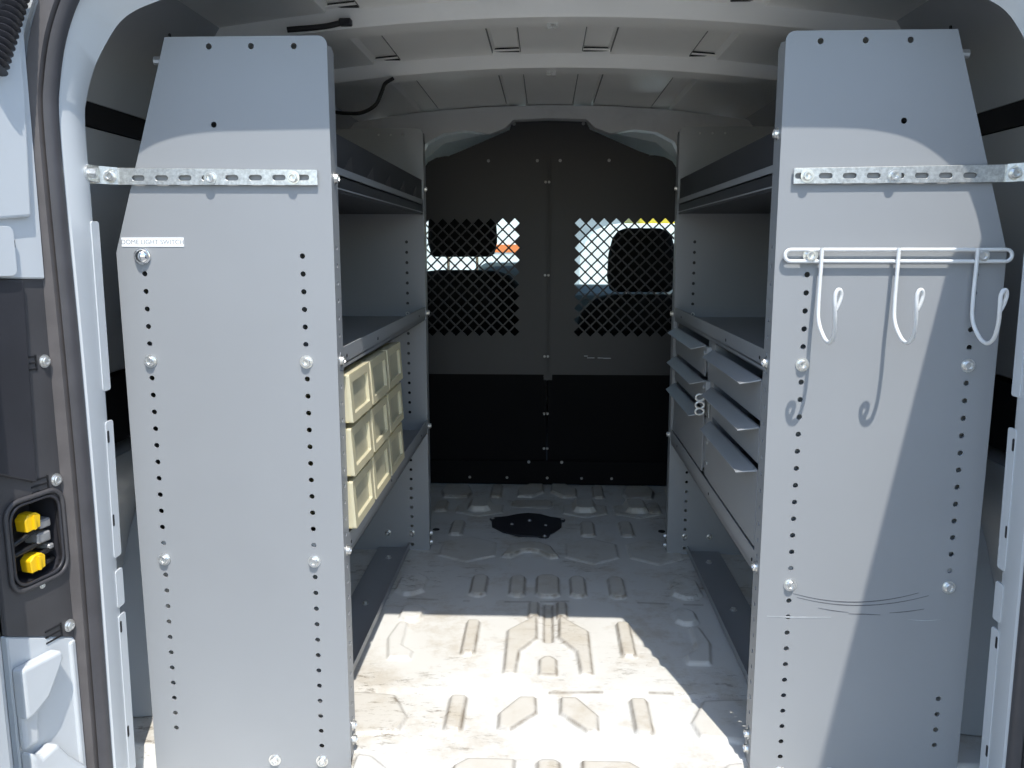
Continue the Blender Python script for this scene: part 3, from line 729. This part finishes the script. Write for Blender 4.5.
# ================================================================== DRAWER CABINET
dc = thing('drawer_cabinet', 'grey six drawer steel cabinet under the right middle shelf', 'cabinet', (0.46, 0.45, 0.337))
mb = MB(); zb, zt = 0.3365, 0.6105
mb.box(0.318, 0.605, 0.012, 0.014, zb, zt); mb.box(0.318, 0.605, 0.882, 0.884, zb, zt); mb.box(0.318, 0.605, 0.012, 0.884, zb, zb+0.002); mb.box(0.318, 0.605, 0.012, 0.884, zt-0.002, zt); mb.box(0.603, 0.605, 0.012, 0.884, zb, zt)
mb.box(0.3155, 0.605, 0.412, 0.472, zb, zt); mb.box(0.3155, 0.3175, 0.012, 0.026, zb, zt); mb.box(0.3155, 0.3175, 0.868, 0.884, zb, zt)
link('cabinet_body', mb, 'panel', dc)
for (ya, yb) in ((0.480, 0.866), (0.040, 0.406)):
    for (za, zc) in ((0.538, 0.604), (0.472, 0.532), (0.342, 0.466)):
        d = MB(); zc2 = zc-0.006
        d.box(0.311, 0.3128, ya, yb, za, zc2); d.box(0.3128, 0.59, ya+0.006, ya+0.008, za+0.004, zc2-0.008); d.box(0.3128, 0.59, yb-0.008, yb-0.006, za+0.004, zc2-0.008)
        d.box(0.3128, 0.59, ya+0.006, yb-0.006, za+0.004, za+0.006); d.box(0.588, 0.59, ya+0.006, yb-0.006, za+0.004, zc2-0.008)
        dr = link('drawer', d, 'panel', dc)
        tp_ = 0.030
        sec = lambda y, k: [(0.3115, y, zc2), (0.3115-0.0255*k, y, zc2-0.0105*k), (0.3110-0.0255*k, y, zc2-0.009*k), (0.309, y, zc2+0.0015), (0.3128, y, zc2+0.0015), (0.3128, y, zc2)]
        link('pull_lip', MB().loft([sec(ya+0.002, 0.12), sec(ya+tp_, 1.0), sec(yb-tp_, 1.0), sec(yb-0.002, 0.12)], cap=True), 'panel', dr)
        a_ = Vector((0.3105, ya+0.0015, zc2+0.0008)); b_ = Vector((0.2852, ya+tp_, zc2-0.0095))
        link('lip_edge', MB().tube([a_, b_], 0.0009, 6), 'scuff_edge_pale', dr)  # pale line drawn along the near end of the lip
hasp = link('lock_plate', MB().box(0.3115, 0.3135, 0.432, 0.462, 0.462, 0.512).mesh('lock_plate'), 'galv', dc)
for z in (0.500, 0.485, 0.472):
    pts = [(0.297+0.0085*math.cos(R(a)), 0.447, z+0.0065*math.sin(R(a))) for a in range(0, 360, 24)]
    link('lock_ring', MB().tube(pts, 0.0024, 8, closed=True).mesh('lock_ring', smooth=60), 'galv', hasp)
for z in (0.590, 0.523):
    b = MB().box(0.306, 0.3155, 0.440, 0.462, z-0.012, z+0.010); b.disc((0.306, 0.451, z-0.002), (-1, 0, 0), 0.004, 0.004, 8)
    link('latch', b.mesh('latch', bevel=0.001, seg=1), 'panel', dc)
for z in (0.408, 0.366):
    link('rivet', MB().disc((0.3155, 0.452, z), (-1, 0, 0), 0.004, 0.002, 10), 'zinc', dc)

# ================================================================== FLOOR COVER PLATE
fp = thing('floor_cover_plate', 'black irregular oval cover plate screwed to the floor', 'cover', (-0.06, 1.11, 0.003))
ol = []
base = [(-0.170, 1.165), (-0.158, 1.178), (-0.120, 1.190), (-0.092, 1.212), (-0.058, 1.224), (-0.020, 1.214), (0.010, 1.190), (0.042, 1.178), (0.053, 1.166), (0.050, 1.152), (0.042, 1.148), (0.040, 1.100), (0.020, 1.058), (0.008, 1.042), (0.004, 1.016), (-0.004, 1.008), (-0.018, 1.010), (-0.028, 1.018), (-0.080, 1.022), (-0.125, 1.050), (-0.158, 1.095), (-0.163, 1.148)]
link('plate', MB().plate(base, [], 0.004, inZ(0.0035)).mesh('plate', bevel=0.001, seg=1), 'black_plastic', fp)
for (x, y, z) in ((-0.160, 1.166, 0.0075), (0.044, 1.167, 0.0075), (-0.008, 1.018, 0.0075), (-0.102, 1.115, 0.0075), (-0.052, 1.150, 0.0075), (-0.005, 1.11, 0.0075)):
    bolt('+z', (x, y, z), fp, 1.0 if y > 1.14 or y < 1.05 else 0.8, SCREW, 'screw', 'zinc' if y > 1.16 or y < 1.05 else 'grey_metal')
for (x, y) in ((-0.315, 1.075), (0.322, 1.085)):
    tag(link('drain_plug', MB().disc((x, y, 0.0005), (0, 0, 1), 0.010, 0.003, 16), 'black'), 'small black rubber plug in floor %s' % ('beside the left unit' if x < 0 else 'beside the right unit'), 'plug', 'floor drain plugs')

# ================================================================== PARTITION (BULKHEAD)
YB = 1.537
pt = thing('partition', 'black steel partition with diamond mesh windows behind the seats', 'partition', (0, YB, 0))
PITCH = 0.0387
def wing(s):
    ol = [(0.004, 0.379), (0.66, 0.379), (0.66, 0.80), (0.43, 0.97), (0.415, 1.005), (0.405, 1.032), (0.385, 1.060), (0.360, 1.073), (0.33, 1.078), (0.004, 1.079)]
    # mesh window: diamonds on a staggered lattice
    cx0 = 0.1095 if s < 0 else 0.0985; cz0 = 0.8685
    a = PITCH/2; nx, nz = 9, 10
    x_lo, x_hi = cx0-a, cx0+(nx-1)*PITCH+a; z_hi, z_lo = cz0+a, cz0-(nz-1)*PITCH+a-PITCH
    cut = [(x_lo-0.001, z_lo-0.001), (x_hi+0.001, z_lo-0.001), (x_hi+0.001, z_hi+0.001), (x_lo-0.001, z_hi+0.001)]
    w = link('wing_panel', MB().plate([(s*x, z) for x, z in ol], [[(s*x, z) for x, z in cut]], 0.002, inY(YB)), 'bulk', pt)
    hb = a-0.0036; holes = []
    for j in range(nz):
        for i in range(nx): holes.append((cx0+i*PITCH, cz0-j*PITCH))
    for j in range(nz-1):
        for i in range(nx-1): holes.append((cx0+(i+0.5)*PITCH, cz0-(j+0.5)*PITCH))
    hl = [[(s*x, z-hb), (s*(x+hb), z), (s*x, z+hb), (s*(x-hb), z)] for x, z in holes]
    link('mesh_screen', MB().plate([(s*x, z) for x, z in cut], hl, 0.002, inY(YB)), 'bulk', w)
    # folded centre edge
    link('folded_edge', MB().box(*sorted((s*0.0035, s*0.0055)), YB-0.012, YB, 0.379, 1.052), 'bulk', w)
    return w
wing(-1); wing(1)
tp = [(-0.300, 1.060), (0.300, 1.060), (0.315, 1.080), (0.280, 1.092), (0.126, 1.158), (0.112, 1.184), (-0.118, 1.184), (-0.126, 1.158), (-0.285, 1.092), (-0.318, 1.080)]
link('top_panel', MB().plate(tp, [], 0.002, inY(YB+0.004)), 'bulk', pt)
link('top_flange', MB().box(-0.118, 0.112, YB-0.02, YB+0.004, 1.182, 1.186), 'bulk', pt)
for x in (-0.112, 0.106): bolt('-y', (x, YB+0.003, 1.176), pt, 1.0, SCREW, 'screw')
link('seam_strip', MB().box(-0.014, 0.014, YB+0.0022, YB+0.0042, 0.36, 1.07), 'bulk', pt)
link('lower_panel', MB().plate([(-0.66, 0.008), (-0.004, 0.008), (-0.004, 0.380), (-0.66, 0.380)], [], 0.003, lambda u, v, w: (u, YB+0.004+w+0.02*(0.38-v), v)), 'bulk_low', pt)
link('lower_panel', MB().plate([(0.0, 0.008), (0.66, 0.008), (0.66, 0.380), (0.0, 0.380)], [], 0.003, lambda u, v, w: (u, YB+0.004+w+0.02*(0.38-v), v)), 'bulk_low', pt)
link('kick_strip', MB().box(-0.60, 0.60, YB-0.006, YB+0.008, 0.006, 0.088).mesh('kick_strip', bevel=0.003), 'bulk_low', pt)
for z in (0.996, 0.704, 0.441, 0.372, 0.247, 0.128):
    for x in (-0.0075, 0.0035): bolt('-y', (x-0.004, YB-0.012 if z > 0.38 else YB+0.006, z), pt, 0.75, SCREW, 'screw')
for x in (-0.193, -0.038, 0.034, 0.188): bolt('-y', (x, YB-0.0001, 1.063), pt, 0.9, SCREW, 'screw')
for x in (-0.062, 0.048): bolt('-y', (x, YB-0.0061, 0.0845), pt, 0.9, SCREW, 'screw', 'grey_metal')
for x in (-0.26, -0.135, 0.0, 0.115, 0.215): bolt('-y', (x, YB-0.0061, 0.03), pt, 0.8, SCREW, 'screw', 'grey_metal')
for k, (x0, x1, z) in enumerate(((0.118, 0.130, 0.440), (0.128, 0.152, 0.434), (0.162, 0.180, 0.434), (0.180, 0.205, 0.433))):
    link('scuff_mark', MB().box(x0, x1, YB-0.0004, YB, z, z+0.0025), 'scuff_edge_pale', pt)

# pale headliner edge behind the partition
ln = []
for s in (-1, 1):
    rings = []
    for y, q in ((1.60, 0.0), (1.75, 0.03), (2.05, 0.05)):
        rings.append([(s*0.10, y, 1.165-q), (s*0.22, y, 1.150-q), (s*0.34, y, 1.125-q), (s*0.42, y, 1.06-q), (s*0.47, y, 0.94-q), (s*0.50, y, 0.93-q), (s*0.50, y, 1.14-q), (s*0.3, y, 1.18-q), (s*0.1, y, 1.19-q)])
    struct('trim_10' if s < 0 else 'trim_11', MB().loft(rings, cap=True).mesh('trim', smooth=50), 'liner', 'pale grey headliner over the %s seat' % ('driver' if s < 0 else 'passenger'))

# ================================================================== CAB: seats, dashboard, windscreen
def rbox_mesh(name, rows, n=24, p=3.2):
    """superellipse sections stacked along z: rows of (z, cx, cy, hx, hy)"""
    rings = []
    for z, cx, cy, hx, hy in rows:
        ring = []
        for k in range(n):
            a = 2*math.pi*k/n; c, s_ = math.cos(a), math.sin(a)
            ring.append((cx+hx*math.copysign(abs(c)**(2/p), c), cy+hy*math.copysign(abs(s_)**(2/p), s_), z))
        rings.append(ring)
    return MB().loft(rings, cap=True).mesh(name, smooth=70)
def seat(name, label, x, y, hz0, hz1, hw, bt, bw):
    t = thing(name, label, 'seat', (x, y, 0.05))
    hzm = (hz0+hz1)/2; hh = hz1-hz0
    link('headrest', rbox_mesh('headrest', [(hz0, x, y, hw*0.80, 0.03), (hz0+0.012, x, y, hw*0.92, 0.046), (hz0+hh*0.25, x, y, hw, 0.055), (hz0+hh*0.6, x, y, hw*0.97, 0.056), (hz0+hh*0.85, x, y, hw*0.86, 0.05), (hz0+hh*0.96, x, y, hw*0.70, 0.038), (hz1, x, y, hw*0.5, 0.02)]), 'fabric', t)
    for dx in (-0.055, 0.055): link('headrest_post', MB().tube([(x+dx, y, bt-0.06), (x+dx, y, hz0+0.02)], 0.006, 10).mesh('headrest_post', smooth=60), 'chrome', t)
    link('backrest', rbox_mesh('backrest', [(0.18, x, y+0.10, bw*0.90, 0.07), (0.30, x, y+0.085, bw*1.02, 0.085), (0.48, x, y+0.05, bw*1.04, 0.09), (bt-0.14, x, y+0.02, bw*1.0, 0.08), (bt-0.06, x, y+0.005, bw*0.90, 0.072), (bt-0.02, x, y, bw*0.74, 0.06), (bt-0.004, x, y, bw*0.56, 0.045), (bt, x, y, bw*0.40, 0.03)]), 'fabric', t)
    link('cushion', rbox_mesh('cushion', [(0.05, x, y+0.35, 0.23, 0.24), (0.08, x, y+0.35, 0.255, 0.26), (0.18, x, y+0.35, 0.25, 0.26), (0.21, x, y+0.35, 0.2, 0.2)]), 'fabric', t)
seat('driver_seat', 'black driver seat with wide headrest behind left mesh window', -0.325, 2.02, 0.757, 0.985, 0.132, 0.707, 0.245)
seat('passenger_seat', 'black passenger seat with rounded headrest behind right mesh window', 0.352, 2.02, 0.625, 0.863, 0.130, 0.617, 0.25)
ds = thing('dashboard', 'dark dashboard with a humped centre top beyond the partition', 'dashboard', (0, 2.85, 0))
link('dash_body', MB().loft([[(x, 2.62, 0.20), (x, 2.66, 0.58), (x, 2.80, 0.62), (x, 3.15, 0.60), (x, 3.15, 0.20)] for x in (-0.70, 0.70)], cap=True).mesh('dash_body', bevel=0.02), 'dash', ds)
hump = [(0.60, 0.30, 0.16), (0.66, 0.30, 0.16), (0.70, 0.27, 0.14), (0.72, 0.22, 0.1)]
link('centre_hump', rbox_mesh('centre_hump', [(z, -0.13, 2.85, hx*0.75, hy) for z, hx, hy in hump]), 'dash', ds)
# cab shell
M['cab_side'] = M['grey_plastic']
cabf = MB().box(-0.84, 0.84, 1.60, 3.5, -0.08, -0.02)
struct('trim_12', cabf, 'black', 'dark carpeted cab floor')
for s in (-1, 1):
    b = MB().plate([(1.60, -0.06), (3.30, -0.06), (3.30, 0.62), (2.45, 1.13), (2.10, 1.17), (1.60, 1.19)], [[(1.95, 0.60), (2.85, 0.60), (2.80, 0.74), (2.35, 1.05), (1.95, 1.09)]], 0.05, inX(s*0.74, s))
    o = struct('door_3' if s < 0 else 'door_4', b, 'grey_plastic', 'dark inside of the %s cab door' % ('driver' if s < 0 else 'passenger'))
    link('pane', MB().plate([(1.95, 0.60), (2.85, 0.60), (2.80, 0.74), (2.35, 1.05), (1.95, 1.09)], [], 0.004, inX(s*0.76, s)), 'glass', o)
ws = struct('window_1', MB().add([(-0.72, 3.25, 0.60), (0.72, 3.25, 0.60), (0.60, 2.42, 1.16), (-0.60, 2.42, 1.16), (-0.72, 3.254, 0.604), (0.72, 3.254, 0.604), (0.60, 2.424, 1.164), (-0.60, 2.424, 1.164)],
            [(0,1,2,3), (7,6,5,4), (0,4,5,1), (1,5,6,2), (2,6,7,3), (3,7,4,0)]), 'glass', 'sloping windscreen glass of the van')
for s in (-1, 1):
    link('windscreen_pillar', MB().tube([(s*0.745, 3.28, 0.58), (s*0.66, 2.85, 0.88), (s*0.62, 2.42, 1.16)], 0.035, 10).mesh('windscreen_pillar', smooth=60), 'black_plastic', ws)
link('windscreen_header', MB().box(-0.62, 0.62, 2.12, 2.46, 1.14, 1.20), 'liner', ws)
struct('trim_13', MB().box(-0.80, 0.80, 3.15, 3.95, -0.1, 0.57).mesh('trim_13', bevel=0.06), 'ext_white', 'white bonnet and front end of the van')

# ================================================================== OUTSIDE
g = MB().box(-60, 60, -40, 80, -0.66, -0.62)
struct('ground', g, 'ground', 'pale asphalt yard around the van')
def far_van(name, label, x0, x1, y, zt, stripe=None, n_wheels=2, roundl=0.25):
    t = thing(name, label, 'van', ((x0+x1)/2, y, -0.62))
    zb = -0.35; r = roundl
    ol = [(x0, zb), (x1, zb), (x1, zt-0.2), (x1-0.2, zt)]
    for k in range(7): a = R(90+90*k/6); ol.append((x0+r+r*math.cos(a), zt-r+r*math.sin(a)))
    link('van_body', MB().plate(ol, [], 1.8, inY(y)).mesh('van_body', bevel=0.05), 'ext_white', t)
    link('side_window', MB().plate(roundrect(x0+(x1-x0)*0.62, x1-0.35, zt-0.75, zt-0.25, 0.08), [], 0.02, inY(y-0.012)), 'ext_glass', t)
    for f in (0.2, 0.8):
        xc = x0+(x1-x0)*f
        link('wheel', MB().tube([(xc, y-0.02, -0.30), (xc, y+0.2, -0.30)], 0.32, 24).mesh('wheel', smooth=40), 'tyre', t)
    if stripe:
        link('stripe', MB().box(stripe[0], stripe[1], y-0.012, y, stripe[2], stripe[3]), 'orange', t)
    link('door_handle', MB().box(x0+0.9, x0+1.1, y-0.03, y, zt-0.95, zt-0.90).mesh('door_handle', bevel=0.005, seg=1), 'black_plastic', t)
    return t
far_van('parked_van', 'white parked van seen beyond the passenger headrest', 0.30, 5.0, 6.6, 1.005, roundl=0.35)
far_van('parked_van', 'tall white parked van with orange stripe beyond driver headrest', -5.2, -0.05, 7.6, 2.3, stripe=(-0.75, -0.15, 0.74, 0.82))
yt = thing('yellow_truck', 'yellow truck body behind the white van on the right', 'truck', (3.0, 10.4, -0.62))
link('cargo_box', MB().box(1.15, 6.0, 9.6, 11.6, 0.05, 2.4).mesh('cargo_box', bevel=0.05), 'ext_yellow', yt)
link('chassis', MB().box(1.3, 5.8, 9.8, 11.4, -0.25, 0.05), 'black_plastic', yt)
for x in (2.0, 5.0): link('wheel', MB().tube([(x, 9.6, -0.24), (x, 9.9, -0.24)], 0.38, 20).mesh('wheel', smooth=40), 'tyre', yt)
tag(link('block_wall', MB().box(-14, 14, 16, 16.3, -0.62, 3.4).mesh('block_wall', bevel=0.03), 'ext_grey'), 'long grey block wall at the far side of the yard', 'wall')

# ================================================================== LEFT JAMB: lamp recess, clips, bracket, conduit
# the rabbet face runs rearwards from the seal: p = depth along it, z = height, w = proud of the face
RD = Vector((-0.24, -0.97, 0)).normalized(); RN = Vector((-RD.y, RD.x, 0)); R0 = Vector((-0.660, -0.129, 0))
def rab(p, z, w=0.0): return R0+RD*p+RN*w+Vector((0, 0, z))
def rplate(pts, holes, w0, w1): return MB().plate(pts, holes, w1-w0, lambda p, z, w: rab(p, z, w0+w))
def rbox(p0, p1, z0, z1, w0, w1): return rplate([(p0, z0), (p1, z0), (p1, z1), (p0, z1)], [], w0, w1)
lamp = thing('tail_lamp_housing', 'dark plastic tail lamp recess in the left rear pillar', 'lamp housing', (-0.67, -0.16, 0.25))
rec = roundrect(0.008, 0.088, 0.362, 0.470, 0.018)
link('cover_panel', rplate([(0.0, 0.258), (0.106, 0.308), (0.106, 0.757), (0.0, 0.752)], [rec], -0.008, 0.0).mesh('cover_panel', bevel=0.0012, seg=1), 'grey_plastic', lamp)
link('inner_step', rplate([(0.044, 0.492), (0.106, 0.52), (0.106, 0.756), (0.036, 0.752)], [], 0.0005, 0.006).mesh('inner_step', bevel=0.002), 'black_plastic', lamp)
mb = MB().loft([[rab(p, z, -0.001) for p, z in rec], [rab(p, z, -0.05) for p, z in rec]]); mb.add([rab(p, z, -0.05) for p, z in rec], [tuple(range(len(rec)))])
link('recess_well', mb.mesh('recess_well', smooth=40), 'black_plastic', lamp)
for rad, m_, off in ((0.0032, 'grey_plastic', 0.005), (0.0022, 'black_plastic', -0.001)):
    rr_ = roundrect(0.008-off, 0.088+off, 0.362-off, 0.470+off, 0.020)
    link('recess_rim', MB().tube([rab(p, z, 0.002) for p, z in rr_], rad, 8, closed=True).mesh('recess_rim', smooth=60), m_, lamp)
for (p, z) in ((0.048, 0.439), (0.046, 0.383)):
    b = rplate([(p-0.011, z-0.009), (p+0.011, z-0.011), (p+0.013, z+0.006), (p+0.006, z+0.012), (p-0.006, z+0.012), (p-0.012, z+0.007)], [], -0.020, -0.002)
    k_ = link('bulb_clip', b.mesh('bulb_clip', bevel=0.0012, seg=1), 'yellow', lamp)
    link('clip_rib', rbox(p-0.0015, p+0.0015, z-0.009, z+0.009, -0.0021, 0.001), 'yellow', k_)
for (p0, p1, z0, z1) in ((0.016, 0.034, 0.424, 0.436), (0.018, 0.040, 0.405, 0.419), (0.014, 0.024, 0.392, 0.400)):
    link('connector', rbox(p0, p1, z0, z1, -0.03, -0.006).mesh('connector', bevel=0.002, seg=1), 'grey_metal', lamp)
for (p0, p1, z0, z1) in ((0.075, 0.040, 0.414, 0.424), (0.078, 0.030, 0.400, 0.404), (0.045, 0.012, 0.372, 0.376), (0.045, 0.012, 0.388, 0.390)):
    link('wire_loom', MB().tube([rab(p0, z0, -0.014), rab((p0+p1)/2, (z0+z1)/2+0.004, -0.006), rab(p1, z1, -0.014)], 0.0035, 8).mesh('wire_loom', smooth=60), 'cable', lamp)
SCR_R = bolt_mesh(RN, 'screw', 0.0062, 0.004)
for (p, z) in ((0.0100, 0.646), (0.0085, 0.486), (0.0085, 0.279)):
    link('screw', SCR_R, 'zinc', lamp, loc=rab(p, z, 0.0002))
    sl = MB()
    for dz in (-0.008, 0.0, 0.008): q = rbox(p+0.014, p+0.040, z+dz-0.0010, z+dz+0.0010, -0.0005, 0.0012); sl.add(q.v, q.f)
    q = rbox(p+0.0125, p+0.0145, z-0.010, z+0.010, -0.0005, 0.0012); sl.add(q.v, q.f)
    link('vent_slots', sl, 'black', lamp)
link('screw', SCR_R, 'zinc', lamp, loc=rab(0.046, 0.352, 0.0002)).scale = (0.5, 0.5, 0.5)
# white painted rabbet above the recess
jl = struct('trim_14', rplate([(0.0, 0.752), (0.106, 0.757), (0.106, 1.17), (-0.002, 1.17)], [], -0.012, 0.004).mesh('trim_14', bevel=0.002, seg=1), 'body_white', 'white painted left rear pillar above the tail lamp recess')
link('pillar_step', rplate([(0.020, 0.830), (0.106, 0.822), (0.106, 1.165), (0.014, 1.165), (0.012, 0.98)], [], 0.004, 0.012).mesh('pillar_step', bevel=0.005, seg=3), 'body_white', jl)
hb = thing('hinge_bracket', 'white hinge bracket on the left pillar with a dark bolt hole', 'bracket', rab(0.08, 0.79, 0.004))
link('bracket_plate', rplate(roundrect(0.050, 0.130, 0.758, 0.818, 0.008), [], 0.0042, 0.012).mesh('bracket_plate', bevel=0.002, seg=1), 'body_white', hb)
link('bolt_hole', rplate([(0.046+q[1], 0.797+q[0]) for q in slot(0, 0, 0.012, 0.006)], [], 0.0042, 0.0052), 'black', hb)
# lower white corner
lj = struct('trim_15', rplate([(0.0, 0.257), (0.106, 0.307), (0.106, -0.03), (0.0, -0.06)], [], -0.012, 0.0).mesh('trim_15', bevel=0.002, seg=1), 'body_white', 'white painted lower left corner of the rear opening')
def lobe(name, pts, w0, w1, bev=0.006):
    link(name, rplate(pts, [], w0, w1).mesh(name, bevel=bev, seg=3), 'body_white', lj)
lobe('upper_lobe', [(0.106, 0.265), (0.042, 0.262), (0.040, 0.250), (0.049, 0.236), (0.068, 0.208), (0.094, 0.196), (0.106, 0.195)], 0.0005, 0.020)
lobe('stem_lobe', [(0.078, 0.205), (0.106, 0.21), (0.106, 0.15), (0.098, 0.152), (0.082, 0.150)], 0.0005, 0.012)
lobe('lower_lobe', [(0.106, 0.152), (0.090, 0.136), (0.064, 0.140), (0.046, 0.112), (0.020, 0.080), (0.018, -0.03), (0.106, -0.03)], 0.0005, 0.022)
struct('trim_17', MB().plate([(-0.6585, 0.256), (-0.676, 0.252), (-0.679, 0.215), (-0.674, 0.16), (-0.674, 0.04), (-0.6585, 0.03)], [], 0.012, inY(-0.141)).mesh('trim_17', bevel=0.003, seg=2), 'body_white', 'narrow white fold beside the seal in the lower left corner')
rj = struct('trim_16', MB().plate([(0.651, -0.06), (0.86, -0.06), (0.86, 1.1), (0.68, 1.1), (0.655, 0.98)], [], 0.010, inY(-0.122)).mesh('trim_16', bevel=0.002, seg=1), 'body_white', 'white painted right rear pillar')
# ribbed conduit at the top of the left pillar
cd = thing('ribbed_conduit', 'black ribbed rubber wiring conduit at the top of the left pillar', 'conduit', (-0.72, -0.17, 1.05))
P0, P1 = rab(0.062, 1.000, 0.016), rab(0.012, 1.115, 0.018)
pts = []; rad = []
for i in range(61):
    t = i/60; pts.append(P0.lerp(P1, t)); rad.append(0.0135+0.0030*math.cos(t*60/4*2*math.pi))
link('ribbed_sleeve', MB().tube(pts, rad, 18).mesh('ribbed_sleeve', smooth=60), 'black_plastic', cd)
# roof wiring
cb = crv([(-0.560, 0.80, 1.128), (-0.500, 0.78, 1.100), (-0.455, 0.76, 1.092), (-0.425, 0.755, 1.093), (-0.395, 0.752, 1.108), (-0.380, 0.752, 1.135), (-0.372, 0.756, 1.155), (-0.355, 0.765, 1.168)], 6)
tag(link('roof_cable', MB().tube(cb, 0.0042, 8).mesh('roof_cable', smooth=60), 'cable'), 'thin black cable drooping from the roof above left unit', 'cable')
cb = crv([(-0.46, 0.32, 1.165), (-0.40, 0.33, 1.172), (-0.365, 0.335, 1.180)], 6)
w2 = thing('cable_tie', 'short black cable tied to the rear roof bow', 'cable', (-0.40, 0.33, 1.17))
link('tie_strap', MB().tube(cb, 0.005, 8).mesh('tie_strap', smooth=60), 'cable', w2)
link('tie_clip', MB().box(-0.372, -0.350, 0.328, 0.342, 1.174, 1.186).mesh('tie_clip', bevel=0.002, seg=1), 'black_plastic', w2)
for o in bpy.data.objects:
    if '_base' in o: del o['_base']
